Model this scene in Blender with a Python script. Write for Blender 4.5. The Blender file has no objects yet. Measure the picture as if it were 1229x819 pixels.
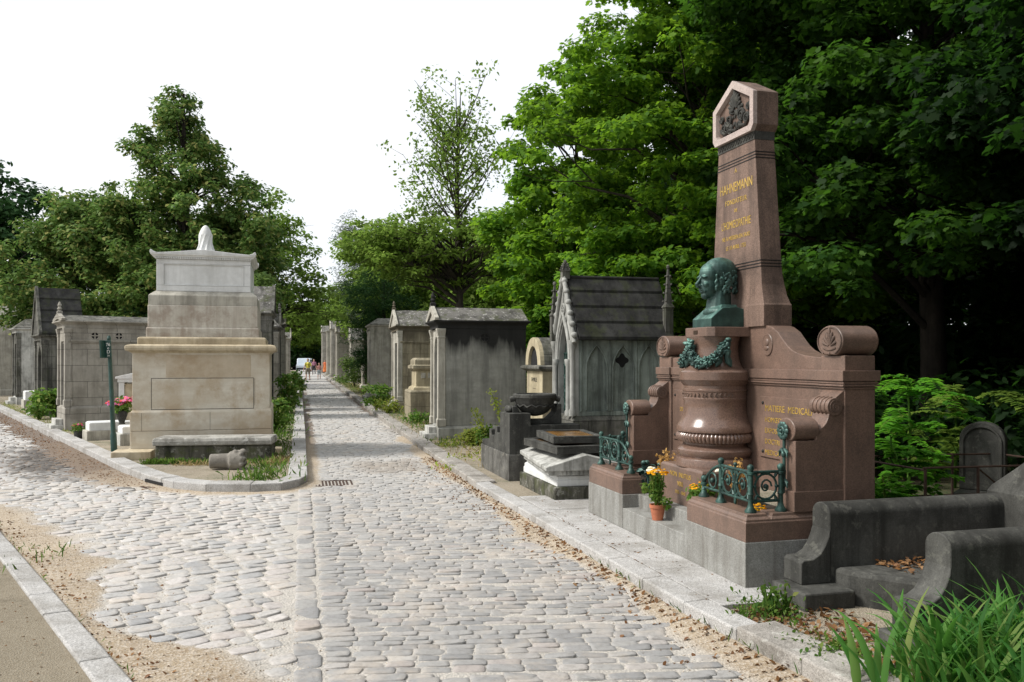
import bpy, bmesh, math, random
import numpy as np
from mathutils import Vector, Matrix, noise as mnoise
random.seed(7); rng = np.random.default_rng(7)
scene = bpy.context.scene
COL = scene.collection
R = math.radians
H = 1.65; FPX = 1020.0; CX = 614.5; CY = 432.0     # eye height, focal length in px, principal point

def G(px, py, z=0.0):
    """ground point (x, y) seen at a pixel of the photograph, at height z"""
    Y = (H - z) * FPX / (py - CY)
    return ((px - CX) / FPX * Y, Y)

# ------------------------------------------------------------------ tagging
def tag(o, label=None, cat=None, group=None, kind=None):
    if label: o['label'] = label
    if cat: o['category'] = cat
    if group: o['group'] = group
    if kind: o['kind'] = kind
    return o

def empty(name, loc, rz=0.0, label=None, cat=None, group=None):
    o = bpy.data.objects.new(name, None); COL.objects.link(o)
    o.empty_display_size = 0.2
    o.location = loc if len(loc) == 3 else (loc[0], loc[1], 0)
    o.rotation_euler = (0, 0, rz)
    return tag(o, label, cat, group)

def copy_tree(o, parent=None):
    c = o.copy(); COL.objects.link(c)
    if parent: c.parent = parent
    for ch in list(o.children): copy_tree(ch, c)
    return c

# ------------------------------------------------------------------ mesh builder
class MB:
    def __init__(s): s.v = []; s.f = []; s.M = None; s.cut = []
    def add(s, vs, fs):
        b = len(s.v); s.cut.append((b, len(s.f)))
        if s.M is not None: vs = [tuple(s.M @ Vector(p)) for p in vs]
        s.v += [tuple(p) for p in vs]; s.f += [tuple(b + i for i in f) for f in fs]
        return s
    def box(s, x0, x1, y0, y1, z0, z1):
        return s.loft([(x0, x1, y0, y1, z0), (x0, x1, y0, y1, z1)])
    def loft(s, L):
        """rectangular rings (x0,x1,y0,y1,z) stacked"""
        vs = []; fs = []
        for (a, b, c, d, z) in L: vs += [(a, c, z), (b, c, z), (b, d, z), (a, d, z)]
        for i in range(len(L) - 1):
            k = 4 * i
            for j in range(4): fs.append((k + j, k + (j + 1) % 4, k + 4 + (j + 1) % 4, k + 4 + j))
        fs.append((3, 2, 1, 0)); k = 4 * (len(L) - 1); fs.append((k, k + 1, k + 2, k + 3))
        return s.add(vs, fs)
    def prism(s, poly, axis, a, b):
        n = len(poly)
        f = {'y': lambda p, t: (p[0], t, p[1]), 'x': lambda p, t: (t, p[0], p[1]), 'z': lambda p, t: (p[0], p[1], t)}[axis]
        vs = [f(p, a) for p in poly] + [f(p, b) for p in poly]
        fs = [tuple(range(n))[::-1], tuple(range(n, 2 * n))] + [(i, (i + 1) % n, n + (i + 1) % n, n + i) for i in range(n)]
        return s.add(vs, fs)
    def lathe(s, prof, n=32, c=(0, 0), a0=0.0, a1=None, flute=0.0, nf=0, fl_rng=None):
        full = a1 is None; A1 = a0 + 2 * math.pi if full else a1
        m = n if full else n + 1
        vs = []; fs = []
        for (r, z) in prof:
            for i in range(m):
                t = a0 + (A1 - a0) * i / n
                rr = r
                if nf and fl_rng[0] <= z <= fl_rng[1]: rr = r - flute * (0.5 + 0.5 * math.cos(nf * t))
                vs.append((c[0] + rr * math.cos(t), c[1] + rr * math.sin(t), z))
        for k in range(len(prof) - 1):
            for i in range(n):
                j = (i + 1) % m
                fs.append((k * m + i, k * m + j, (k + 1) * m + j, (k + 1) * m + i))
        if full:
            fs.append(tuple(range(m))[::-1]); k = (len(prof) - 1) * m; fs.append(tuple(range(k, k + m)))
        return s.add(vs, fs)
    def tube(s, pts, r, n=8, cap=True):
        pts = [Vector(p) for p in pts]; k = len(pts)
        rs = r if isinstance(r, (list, tuple)) else [r] * k
        vs = []; fs = []; up = None
        for i, p in enumerate(pts):
            d = (pts[min(i + 1, k - 1)] - pts[max(i - 1, 0)])
            d = d.normalized() if d.length > 1e-9 else Vector((0, 0, 1))
            if up is None: up = d.orthogonal().normalized()
            up = (up - d * up.dot(d)); up = up.normalized() if up.length > 1e-6 else d.orthogonal().normalized()
            w = d.cross(up)
            for j in range(n):
                t = 2 * math.pi * j / n
                vs.append(p + (up * math.cos(t) + w * math.sin(t)) * rs[i])
        for i in range(k - 1):
            for j in range(n):
                fs.append((i * n + j, i * n + (j + 1) % n, (i + 1) * n + (j + 1) % n, (i + 1) * n + j))
        if cap: fs.append(tuple(range(n))[::-1]); fs.append(tuple(range((k - 1) * n, k * n)))
        return s.add(vs, fs)
    def ell(s, c, r, seg=14, rings=9, rot=None):
        if not hasattr(r, '__len__'): r = (r, r, r)
        vs = []; fs = []; Q = rot.to_matrix() if rot is not None else None
        for i in range(rings + 1):
            ph = math.pi * i / rings
            for j in range(seg):
                t = 2 * math.pi * j / seg
                p = Vector((r[0] * math.sin(ph) * math.cos(t), r[1] * math.sin(ph) * math.sin(t), r[2] * math.cos(ph)))
                if i in (0, rings): p.x += 1e-5 * math.cos(t); p.y += 1e-5 * math.sin(t)
                if Q is not None: p = Q @ p
                vs.append((c[0] + p.x, c[1] + p.y, c[2] + p.z))
        for i in range(rings):
            for j in range(seg):
                fs.append((i * seg + j, (i + 1) * seg + j, (i + 1) * seg + (j + 1) % seg, i * seg + (j + 1) % seg))
        return s.add(vs, fs)
    def capsule(s, a, b, ra, rb, n=10):
        a = Vector(a); b = Vector(b)
        s.tube([a, a.lerp(b, .5), b], [ra, (ra + rb) / 2, rb], n)
        s.ell(a, ra, n, 6); s.ell(b, rb, n, 6)
        return s
    def torus(s, c, R_, r, axis='y', a0=0, a1=2 * math.pi, n=20, m=6):
        pts = []
        for i in range(n + 1):
            t = a0 + (a1 - a0) * i / n
            p = (R_ * math.cos(t), R_ * math.sin(t))
            pts.append({'y': (c[0] + p[0], c[1], c[2] + p[1]), 'x': (c[0], c[1] + p[0], c[2] + p[1]), 'z': (c[0] + p[0], c[1] + p[1], c[2])}[axis])
        return s.tube(pts, r, m)
    def each(s, name, mat, parent=None, **k):
        """one object for every shape added"""
        out = []; c = s.cut + [(len(s.v), len(s.f))]
        for (v0, f0), (v1, f1) in zip(c[:-1], c[1:]):
            m = MB(); m.v = s.v[v0:v1]; m.f = [tuple(i - v0 for i in f) for f in s.f[f0:f1]]; out.append(m.build(name, mat, parent, **k))
        return out
    def build(s, name, mat, parent=None, bevel=0.0, smooth=None, seg=2, remesh=0, rough=0.0, rscale=8.0, recalc=True):
        me = bpy.data.meshes.new(name); me.from_pydata(s.v, [], s.f)
        if recalc:
            bm = bmesh.new(); bm.from_mesh(me); bmesh.ops.recalc_face_normals(bm, faces=bm.faces[:]); bm.to_mesh(me); bm.free()
        me.materials.append(mat)
        if rough:
            for v in me.vertices:
                v.co += mnoise.noise_vector(v.co * rscale) * rough
        if smooth is not None:
            me.shade_smooth()
            if smooth < 180: me.set_sharp_from_angle(angle=R(smooth))
        o = bpy.data.objects.new(name, me); COL.objects.link(o)
        if parent is not None: o.parent = parent
        if remesh:
            m = o.modifiers.new('r', 'REMESH'); m.mode = 'VOXEL'; m.voxel_size = remesh; m.use_smooth_shade = True
            m = o.modifiers.new('s', 'SMOOTH'); m.iterations = 2; m.factor = 0.5
        if bevel:
            m = o.modifiers.new('b', 'BEVEL'); m.width = bevel; m.segments = seg; m.limit_method = 'ANGLE'; m.angle_limit = R(32)
        return o

def text_mb(mb, body, size, loc, ext=0.002, align='CENTER', spacing=1.0, face='-y', sx=1.0, line=1.0):
    """adds text lying in a vertical plane facing -y of the local frame"""
    cu = bpy.data.curves.new('t', 'FONT'); cu.body = body; cu.size = size; cu.extrude = ext; cu.align_x = align; cu.space_character = spacing; cu.space_line = line
    cu.resolution_u = 3
    ob = bpy.data.objects.new('t', cu); COL.objects.link(ob)
    dg = bpy.context.evaluated_depsgraph_get(); me = bpy.data.meshes.new_from_object(ob.evaluated_get(dg))
    vs = []
    for v in me.vertices:
        x, y, z = v.co
        if face == '-y': vs.append((loc[0] + x * sx, loc[1] - z, loc[2] + y))
        elif face == '+x': vs.append((loc[0] + z, loc[1] + x * sx, loc[2] + y))
    mb.add(vs, [tuple(p.vertices) for p in me.polygons])
    bpy.data.objects.remove(ob); bpy.data.curves.remove(cu); bpy.data.meshes.remove(me)

def arch_pts(cx, hw, spring, top, n=10, pointed=False):
    """points from left spring to right spring over the arch"""
    out = []
    if pointed:
        for i in range(n + 1):
            t = i / n; out.append((cx - hw + hw * (1 - math.cos(t * math.pi / 2)) * 1.0, spring + (top - spring) * math.sin(t * math.pi / 2) ** 0.85))
        out = [(cx - hw * math.cos(R(62) * i / n) * 1.0 / 1.0 if False else cx - hw * (1 - (i / n) ** 1.9), spring + (top - spring) * (i / n) ** 0.95) for i in range(n + 1)]
        out += [(2 * cx - x, z) for (x, z) in out[-2::-1]]
    else:
        for i in range(2 * n + 1):
            t = math.pi * (1 - i / (2 * n)); out.append((cx + hw * math.cos(t), spring + (top - spring) * math.sin(t)))
    return out

def arch_notch(x0, x1, z0, z1, cx, hw, spring, top, pointed=False, n=10):
    """wall outline with an opening reaching its lower edge"""
    return [(x0, z0), (x0, z1), (x1, z1), (x1, z0), (cx + hw, z0)] + arch_pts(cx, hw, spring, top, n, pointed)[::-1] + [(cx - hw, z0)]

# ------------------------------------------------------------------ materials
class NT:
    def __init__(s, name):
        s.m = bpy.data.materials.new(name); s.m.use_nodes = True; s.t = s.m.node_tree; s.n = s.t.nodes; s.n.clear()
        s.out = s.n.new('ShaderNodeOutputMaterial'); s.b = s.n.new('ShaderNodeBsdfPrincipled'); s.L(s.b.outputs[0], s.out.inputs[0])
    def L(s, a, b): s.t.links.new(a, b)
    def N(s, ty, **k):
        n = s.n.new('ShaderNode' + ty)
        for a, v in k.items(): setattr(n, a, v)
        return n
    def coord(s, scale=(1, 1, 1), world=False, off=(0, 0, 0)):
        if world: c = s.N('NewGeometry').outputs['Position']
        else: c = s.N('TexCoord').outputs['Object']
        m = s.N('Mapping'); m.inputs['Scale'].default_value = scale; m.inputs['Location'].default_value = off; s.L(c, m.inputs[0]); return m.outputs[0]
    def noise(s, scale, detail=5, rough=.6, vec=None, dist=0.0):
        n = s.N('TexNoise'); n.inputs['Scale'].default_value = scale; n.inputs['Detail'].default_value = detail
        n.inputs['Roughness'].default_value = rough; n.inputs['Distortion'].default_value = dist
        if vec is not None: s.L(vec, n.inputs['Vector'])
        return n.outputs['Fac']
    def ramp(s, fac, stops, interp='LINEAR'):
        r = s.N('ValToRGB'); r.color_ramp.interpolation = interp; e = r.color_ramp.elements
        while len(e) < len(stops): e.new(0.5)
        for i, (p, c) in enumerate(stops):
            e[i].position = p; e[i].color = (c if len(c) == 4 else (*c, 1)) if hasattr(c, '__len__') else (c, c, c, 1)
        s.L(fac, r.inputs[0]); return r.outputs[0]
    def mix(s, fac, a, b, mode='MIX'):
        m = s.N('Mix', data_type='RGBA', blend_type=mode)
        for sock, v in ((m.inputs[0], fac), (m.inputs[6], a), (m.inputs[7], b)):
            if hasattr(v, 'links') or isinstance(v, bpy.types.NodeSocket): s.L(v, sock)
            elif hasattr(v, '__len__'): sock.default_value = (*v, 1) if len(v) == 3 else v
            else: sock.default_value = v
        return m.outputs[2]
    def math(s, op, a, b=0.0, clamp=False):
        m = s.N('Math', operation=op, use_clamp=clamp)
        for i, v in enumerate((a, b)):
            if isinstance(v, bpy.types.NodeSocket): s.L(v, m.inputs[i])
            else: m.inputs[i].default_value = v
        return m.outputs[0]
    def bump(s, h, strength=.4, dist=.01, prev=None):
        b = s.N('Bump'); b.inputs['Strength'].default_value = strength; b.inputs['Distance'].default_value = dist; s.L(h, b.inputs['Height'])
        if prev is not None: s.L(prev, b.inputs['Normal'])
        return b.outputs[0]
    def finish(s, col, rough=.8, bump=None, metal=0.0, spec=.5):
        for k, v in (('Base Color', col), ('Roughness', rough)):
            if isinstance(v, bpy.types.NodeSocket): s.L(v, s.b.inputs[k])
            elif hasattr(v, '__len__'): s.b.inputs[k].default_value = (*v, 1)
            else: s.b.inputs[k].default_value = v
        s.b.inputs['Metallic'].default_value = metal; s.b.inputs['Specular IOR Level'].default_value = spec
        if bump is not None: s.L(bump, s.b.inputs['Normal'])
        return s.m

def stone(name, c1, c2, dark=(.03, .03, .03), stain=.5, streak=.5, lichen=0.0, lc=(.35, .35, .3), moss=0.0, speck=0.0, rough=.85, bump=.5,
          bricks=None, top=None, spec=.15, scale=1.0, band=None, hs=0):
    """weathered stone; bricks=(w,h) joints; top=(z, soft) dark soot above z with drips; band=colour of random blocks"""
    t = NT(name); co = t.coord()
    n1 = t.noise(1.7 * scale, 6, .62, co); col = t.mix(t.ramp(n1, [(.3, 0.0), (.72, 1.0)]), c1, c2)
    n2 = t.noise(9 * scale, 5, .65, co); col = t.mix(t.ramp(n2, [(.35, .22), (.75, 0.0)]), col, tuple(x * .45 for x in c1))
    if bricks:
        sx = t.N('SeparateXYZ'); t.L(co, sx.inputs[0]); cx = t.N('CombineXYZ')
        t.L(t.math('ADD', sx.outputs[0], sx.outputs[1]), cx.inputs[0]); t.L(sx.outputs[2], cx.inputs[1])
        b = t.N('TexBrick'); b.inputs['Scale'].default_value = 1; b.inputs['Brick Width'].default_value = bricks[0]; b.inputs['Row Height'].default_value = bricks[1]
        b.inputs['Mortar Size'].default_value = .006; b.inputs['Mortar Smooth'].default_value = .3; b.inputs['Bias'].default_value = 0
        b.inputs['Color1'].default_value = (0, 0, 0, 1); b.inputs['Color2'].default_value = (1, 1, 1, 1); b.inputs['Mortar'].default_value = (.5, .5, .5, 1)
        t.L(cx.outputs[0], b.inputs['Vector'])
        col = t.mix(t.math('MULTIPLY', b.outputs['Color'], .35 if not band else .75), col, band or tuple(x * .75 for x in c2))
    hgt = t.math('ADD', t.noise(14 * scale, 6, .7, co), t.math('MULTIPLY', t.noise(75, 3, .6, co), .35))
    if speck:
        v = t.N('TexVoronoi'); v.inputs['Scale'].default_value = 160; t.L(co, v.inputs['Vector'])
        sp = t.ramp(v.outputs['Color'], [(.15, 0.0), (.5, .5), (.85, 1.0)])
        col = t.mix(speck, col, t.mix(sp, tuple(x * .35 for x in c1), tuple(min(1, x * 1.9) for x in c1)))
    if stain:
        n = t.ramp(t.noise(2.3 * scale, 8, .7, t.coord(off=(3.1, 7.7, 1.3))), [(.46, 0.0), (.60, stain)]); col = t.mix(n, col, dark)
    if streak:
        n = t.ramp(t.noise(1.0, 7, .7, t.coord(scale=(7, 7, .55), off=(9, 2, 5))), [(.45, 0.0), (.62, streak)]); col = t.mix(n, col, dark)
    if hs:
        n = t.ramp(t.noise(1.0, 7, .65, t.coord(scale=(.9, .9, 6), off=(2, 8, 5))), [(.42, 0.0), (.62, hs)]); col = t.mix(n, col, tuple(.5 * a + .5 * q for a, q in zip(c1, dark)))
    if top:
        sx = t.N('SeparateXYZ'); t.L(co, sx.inputs[0])
        drip = t.math('ADD', t.math('MULTIPLY', t.noise(1.0, 4, .6, t.coord(scale=(2.2, 2.2, .5), off=(4, 4, 0))), .75), t.math('MULTIPLY', t.noise(1.0, 6, .7, t.coord(scale=(14, 14, .8), off=(1, 4, 0))), .25))
        zz = t.math('ADD', sx.outputs[2], t.math('MULTIPLY', t.math('SUBTRACT', drip, .5), top[1] * 5))
        m = t.ramp(t.math('DIVIDE', t.math('SUBTRACT', zz, top[0]), top[1], True), [(0, 0.0), (1, top[2] if len(top) > 2 else .92)]); col = t.mix(m, col, dark)
    if lichen:
        n = t.ramp(t.noise(11, 6, .7, t.coord(off=(1, 5, 9))), [(.56, 0.0), (.62, lichen)]); col = t.mix(n, col, lc)
    if moss:
        n = t.ramp(t.noise(5, 6, .7, t.coord(off=(6, 1, 2))), [(.5, 0.0), (.62, moss)]); col = t.mix(n, col, (.06, .075, .02))
    bn = t.bump(hgt, bump, .012)
    if bricks:
        col = t.mix(t.math('MULTIPLY', b.outputs['Fac'], .75), col, tuple(x * .25 for x in c1))
        bn = t.bump(t.math('SUBTRACT', 1.0, b.outputs['Fac']), .6, .006, bn)
    return t.finish(col, rough, bn, spec=spec)

def simple(name, c, rough=.6, metal=0.0, var=.25, spec=.5, nscale=12, bump=.15):
    t = NT(name); co = t.coord(); n = t.noise(nscale, 5, .6, co)
    col = t.mix(t.ramp(n, [(.3, 0.0), (.7, 1.0)]), tuple(x * (1 - var) for x in c), tuple(min(1, x * (1 + var)) for x in c))
    return t.finish(col, rough, t.bump(n, bump, .005), metal, spec)

def leafmat(name, cols, trans=(.14, .28, .03), tf=.38, rough=.5):
    t = NT(name); g = t.N('NewGeometry')
    col = t.ramp(g.outputs['Random Per Island'], [(i / (len(cols) - 1), c) for i, c in enumerate(cols)])
    big = t.ramp(t.noise(.55, 3, .6, t.coord(world=True)), [(.35, .6), (.65, 1.25)])
    col = t.mix(1.0, col, big, 'MULTIPLY')
    t.finish(col, max(rough, .6), None, 0, .10)
    tr = t.N('BsdfTranslucent'); t.L(t.mix(1.0, t.mix(.6, col, trans), (1.5, 1.5, 1.5), 'MULTIPLY'), tr.inputs[0])
    mx = t.N('MixShader'); mx.inputs[0].default_value = tf; t.L(t.b.outputs[0], mx.inputs[1]); t.L(tr.outputs[0], mx.inputs[2]); t.L(mx.outputs[0], t.out.inputs[0])
    return t.m

# ------------------------------------------------------------------ foliage
def lf(kind):
    if kind == 'maple':
        a = []
        for i, (ang, r) in enumerate([(-90, .12), (-55, .45), (-30, .34), (5, .62), (32, .38), (62, .7) , (90, .95), (118, .7), (148, .38), (175, .62), (210, .34), (235, .45)]):
            a.append((r * math.cos(R(ang)), r * math.sin(R(ang)) , 0.0))
        a = [(x, y, -.25 * abs(x) - .12 * max(0, y)) for x, y, z in a]
        return np.array(a)
    if kind == 'oval': return np.array([(0, 0, 0), (.24, .25, .05), (.27, .6, .04), (0, 1.05, -.14), (-.27, .6, .04), (-.24, .25, .05)])
    if kind == 'blade': return np.array([(-.05, 0, 0), (.05, 0, 0), (.035, .6, .12), (0, 1, -.02), (-.035, .6, .12)])
    return np.array([(0, -.4, 0), (.42, .05, .07), (0, .5, -.05), (-.42, .05, .07)])

def leaves_mesh(name, P, N, size, kind, mat, parent=None, seed=1, up=None):
    r = np.random.default_rng(seed); n = len(P); T = lf(kind); k = len(T)
    N = N / (np.linalg.norm(N, axis=1, keepdims=True) + 1e-9)
    A = r.normal(size=(n, 3)) if up is None else up + .25 * r.normal(size=(n, 3))
    A = A - N * np.sum(A * N, axis=1, keepdims=True); A /= (np.linalg.norm(A, axis=1, keepdims=True) + 1e-9)
    B = np.cross(A, N); s = np.asarray(size).reshape(-1, 1, 1) * np.ones((n, 1, 1))
    V = P[:, None, :] + s * (T[None, :, 0:1] * B[:, None, :] + T[None, :, 1:2] * A[:, None, :] + T[None, :, 2:3] * N[:, None, :])
    me = bpy.data.meshes.new(name); me.vertices.add(n * k); me.vertices.foreach_set('co', V.reshape(-1).astype('f'))
    me.loops.add(n * k); me.loops.foreach_set('vertex_index', np.arange(n * k, dtype='i'))
    me.polygons.add(n); me.polygons.foreach_set('loop_start', np.arange(0, n * k, k, dtype='i')); me.polygons.foreach_set('loop_total', np.full(n, k, dtype='i'))
    me.update(); me.validate(); me.materials.append(mat)
    o = bpy.data.objects.new(name, me); COL.objects.link(o)
    if parent is not None: o.parent = parent
    return o

def merge_cloud(lst):
    return np.concatenate([a[0] for a in lst]), np.concatenate([a[1] for a in lst])

def clump(c, r, n, g, flat=.55, upb=.9):
    d = g.normal(size=(n, 3)); d /= np.linalg.norm(d, axis=1, keepdims=True)
    rad = g.random((n, 1)) ** .45
    P = np.array(c) + d * rad * np.array([r, r, r * flat])
    N = d * .6 + g.normal(size=(n, 3)) * .45 + np.array([0, 0, upb])
    return P, N

def make_tree(name, label, loc, trunk_h, trunk_r, ells, nclump, per, csize, lsize, kind, lmat, bmat, seed, cat='tree', group=None, lean=(0, 0), nbr=40, sprawl=1.0,
              shell=.45, flat=.55, brr=.35, rz=0, lowb=.35, upb=.9):
    """ells: list of crown ellipsoids (x,y,z,rx,ry,rz) relative to the tree's base"""
    g = np.random.default_rng(seed)
    root = empty(name, loc, rz, label, cat, group)
    vols = np.array([e[3] * e[4] * e[5] for e in ells]) ** .8; vols /= vols.sum()
    cl = []
    for i in range(nclump):
        e = ells[g.choice(len(ells), p=vols)]
        d = g.normal(size=3); d /= np.linalg.norm(d); rr = (shell + (1 - shell) * g.random()) if g.random() < .8 else g.random() ** .5
        bumpy = 1 + .22 * mnoise.noise(Vector(d * 2.3) + Vector((seed, e[0], e[2])))
        cl.append(np.array(e[:3]) + d * rr * bumpy * np.array(e[3:6]))
    pts = []
    for c in cl:
        r = csize * (.6 + .8 * g.random())
        pts.append(clump(c, r, max(4, int(per * (r / csize) ** 2)), g, flat, upb))
    P, N = merge_cloud(pts)
    leaves_mesh('crown', P, N, lsize * (.65 + .7 * g.random(len(P))), kind, lmat, root, seed)
    mb = MB(); top = max(e[2] + e[5] * .5 for e in ells)
    tp = []; k = 9
    for i in range(k):
        t = i / (k - 1); z = top * t
        tp.append(Vector((lean[0] * t + .12 * math.sin(3 * t + seed) * (t > 0), lean[1] * t + .12 * math.cos(2.2 * t + seed) - .12 * math.cos(seed), z)))
    rad = [trunk_r * (1.35 if i == 0 else 1.0) * (1 - .88 * (i / (k - 1))) + .012 for i in range(k)]
    mb.tube(tp, rad, 10)
    idx = g.permutation(len(cl))[:nbr]
    for i in idx:
        c = Vector(cl[i]); t = min(.97, max(trunk_h / top, (c.z - lowb * (Vector((c.x, c.y, 0)).length)) / top * .92))
        q = t * (k - 1); a = tp[int(q)].lerp(tp[min(k - 1, int(q) + 1)], q - int(q))
        mid = a.lerp(c, .5) + Vector((0, 0, .10 * (c - a).length)) + Vector(g.normal(size=3)) * .12
        r0 = max(.012, trunk_r * brr * (1 - .7 * t))
        mb.tube([a, a.lerp(mid, .5) + Vector(g.normal(size=3)) * .04, mid, mid.lerp(c, .5) + Vector(g.normal(size=3)) * .08, c], [r0, r0 * .8, r0 * .6, r0 * .4, r0 * .15], 6)
        for q2 in range(2):
            e2 = c + Vector(g.normal(size=3)) * csize * .9; mb.tube([mid.lerp(c, .4), mid.lerp(e2, .7), e2], [r0 * .35, r0 * .22, r0 * .08], 4)
    mb.build('trunk', bmat, root, smooth=60)
    return root

def bush(name, label, loc, size, n, lsize, kind, mat, seed, stems=5, cat='shrub', group=None, flat=.8, stemmat=None):
    g = np.random.default_rng(seed); root = empty(name, loc, 0, label, cat, group)
    pts = []; sm = MB()
    for i in range(stems * 3):
        a = g.random() * 6.28; d = g.random() ** .6 * size[0] * .8; z = size[1] * (.25 + .65 * g.random())
        c = (d * math.cos(a), d * math.sin(a), z * (1 - .35 * d / size[0])); pts.append(clump(c, size[0] * .42, n // (stems * 3), g, flat, .7))
        sm.tube([(0, 0, -.03), (c[0] * .4, c[1] * .4, c[2] * .6), c], [.012, .009, .004], 5)
    P, N = merge_cloud(pts); P[:, 2] = np.maximum(P[:, 2], .02)
    leaves_mesh('foliage', P, N, lsize * (.6 + .8 * g.random(len(P))), kind, mat, root, seed)
    sm.build('stem', stemmat or mat, root, smooth=60)
    return root
SKYB = 7.0; SUNE = 3.2; EXPO = 0.45
# ------------------------------------------------------------------ palette
M = {}
M['pink'] = stone('pink_granite', (.155, .098, .074), (.225, .15, .116), dark=(.06, .045, .036), stain=.35, streak=.3, speck=.35, rough=.42, bump=.08, spec=.5)
M['pink_polished'] = stone('polished_pink_granite', (.15, .093, .07), (.21, .137, .106), stain=.1, streak=0, speck=.35, rough=.24, bump=.02, spec=.6)
M['pink_lit'] = stone('lit_pink_granite', (.42, .34, .31), (.52, .45, .41), stain=.15, streak=.1, speck=.3, rough=.45, bump=.08)  # same pink granite, its lit brightness painted into the colour
M['pink_rough'] = stone('weathered_pink_granite', (.165, .112, .088), (.24, .17, .137), dark=(.04, .032, .028), stain=.45, streak=.5, speck=.4, rough=.6, bump=.15)
M['grey_granite'] = stone('grey_granite', (.25, .25, .235), (.33, .33, .31), dark=(.10, .09, .075), stain=.3, streak=.55, speck=.3, rough=.6, bump=.15)
M['kerb'] = stone('kerb_granite', (.36, .355, .345), (.50, .49, .475), dark=(.17, .155, .13), stain=.45, streak=.1, speck=.45, rough=.85, bump=.5)
M['kerb_rough'] = stone('rough_kerb_stone', (.30, .28, .255), (.42, .40, .37), dark=(.10, .09, .075), stain=.55, streak=.1, lichen=.5, lc=(.5, .5, .46), speck=.35, rough=.9, bump=1)
M['dark_granite'] = stone('dark_grey_stone', (.06, .06, .055), (.115, .115, .105), dark=(.022, .022, .02), stain=.55, streak=.6, speck=.25, rough=.75, bump=.3, lichen=.25, lc=(.2, .2, .17))
M['mid_granite'] = stone('weathered_grey_stone', (.12, .118, .108), (.21, .205, .19), dark=(.04, .038, .034), stain=.7, streak=.6, speck=.2, rough=.85, bump=.4, lichen=.4, lc=(.28, .27, .23))
M['soot'] = stone('sooty_stone', (.10, .098, .088), (.22, .215, .195), dark=(.022, .022, .02), stain=.75, streak=.85, rough=.9, bump=.6, lichen=.35, moss=.3)
M['lime'] = stone('pale_limestone', (.60, .555, .455), (.72, .685, .60), dark=(.40, .31, .205), stain=.8, streak=.15, rough=.88, bump=.25, hs=.6, scale=.7)
M['lime_warm'] = stone('warm_limestone', (.52, .44, .30), (.62, .55, .42), dark=(.2, .15, .09), stain=.35, streak=.4, rough=.88, bump=.3)
M['lime_stained'] = stone('brown_stained_limestone', (.47, .385, .275), (.60, .53, .42), dark=(.36, .27, .17), stain=.6, streak=.1, rough=.88, bump=.25, scale=.8)
M['lime_grey'] = stone('greyed_limestone', (.52, .49, .42), (.64, .61, .54), dark=(.22, .15, .11), stain=.45, streak=.35, rough=.9, bump=.5, scale=1.6)
M['marble'] = stone('white_marble', (.70, .71, .70), (.82, .83, .82), dark=(.40, .40, .37), stain=.25, streak=.25, rough=.55, bump=.08)
M['marble_dirty'] = stone('stained_white_marble', (.45, .45, .42), (.66, .66, .62), dark=(.07, .07, .06), stain=.45, streak=.55, rough=.65, bump=.25, lichen=.2, lc=(.1, .1, .09))
M['ashlar_left'] = stone('grey_ashlar', (.29, .275, .24), (.41, .39, .345), dark=(.09, .082, .066), stain=.35, streak=.3, rough=.9, bump=.3, bricks=(.62, .36), band=(.36, .34, .295))
M['ashlar_dark'] = stone('dark_ashlar', (.135, .132, .115), (.24, .235, .21), dark=(.03, .03, .028), stain=.6, streak=.8, rough=.9, bump=.4, bricks=(.7, .33), moss=.2)
M['ashlar_soot'] = stone('rain_blackened_ashlar', (.29, .29, .26), (.41, .41, .375), dark=(.016, .016, .016), stain=.2, streak=.35, rough=.9, bump=.3, hs=.3, top=(1.66, .30, .95))
M['ashlar_pale'] = stone('pale_ashlar', (.44, .42, .36), (.58, .56, .49), dark=(.12, .11, .09), stain=.35, streak=.45, rough=.9, bump=.3)
M['ashlar_tan'] = stone('tan_ashlar', (.30, .26, .18), (.41, .37, .27), dark=(.07, .06, .045), stain=.35, streak=.5, rough=.9, bump=.3, bricks=(.8, .35), top=(2.1, .25, .7))
M['slab_roof'] = stone('mossy_roof_slabs', (.13, .125, .115), (.25, .24, .225), dark=(.03, .03, .027), stain=.7, streak=.3, rough=.95, bump=1, lichen=.8, lc=(.38, .37, .35), moss=.5)
M['black_roof'] = stone('black_stone_roof', (.028, .028, .027), (.06, .06, .057), dark=(.01, .01, .01), stain=.6, streak=.6, rough=.8, bump=.5, moss=.25)
M['chapel'] = stone('green_grey_chapel_stone', (.22, .26, .23), (.34, .385, .345), dark=(.04, .045, .04), stain=.4, streak=.65, rough=.85, bump=.25, top=(1.92, .2, .8))
M['chapel_pale'] = stone('pale_chapel_stone', (.34, .345, .325), (.46, .46, .43), dark=(.1, .1, .09), stain=.4, streak=.5, rough=.85, bump=.25)
M['yellow_stone'] = stone('yellow_stone', (.42, .36, .23), (.55, .49, .35), dark=(.12, .1, .07), stain=.3, streak=.4, rough=.9, bump=.3)
M['trough'] = stone('mossy_trough_stone', (.09, .088, .07), (.20, .19, .16), dark=(.018, .02, .014), stain=.8, streak=.8, rough=.95, bump=1, moss=.55, lichen=.4, lc=(.42, .42, .38))
M['trough_lid'] = stone('lichened_slab', (.34, .33, .30), (.48, .47, .43), dark=(.06, .055, .045), stain=.6, streak=0, rough=.95, bump=1, lichen=.6, lc=(.55, .55, .52))
M['stump'] = stone('weathered_column_stone', (.20, .185, .16), (.33, .31, .275), dark=(.07, .06, .05), stain=.7, streak=0, rough=.95, bump=1)
M['void'] = simple('dark_interior', (.006, .006, .006), .95)
M['iron'] = simple('rusty_iron', (.06, .035, .025), .8, .3)
M['dark_iron'] = simple('dark_iron', (.02, .022, .022), .6, .5)
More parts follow.
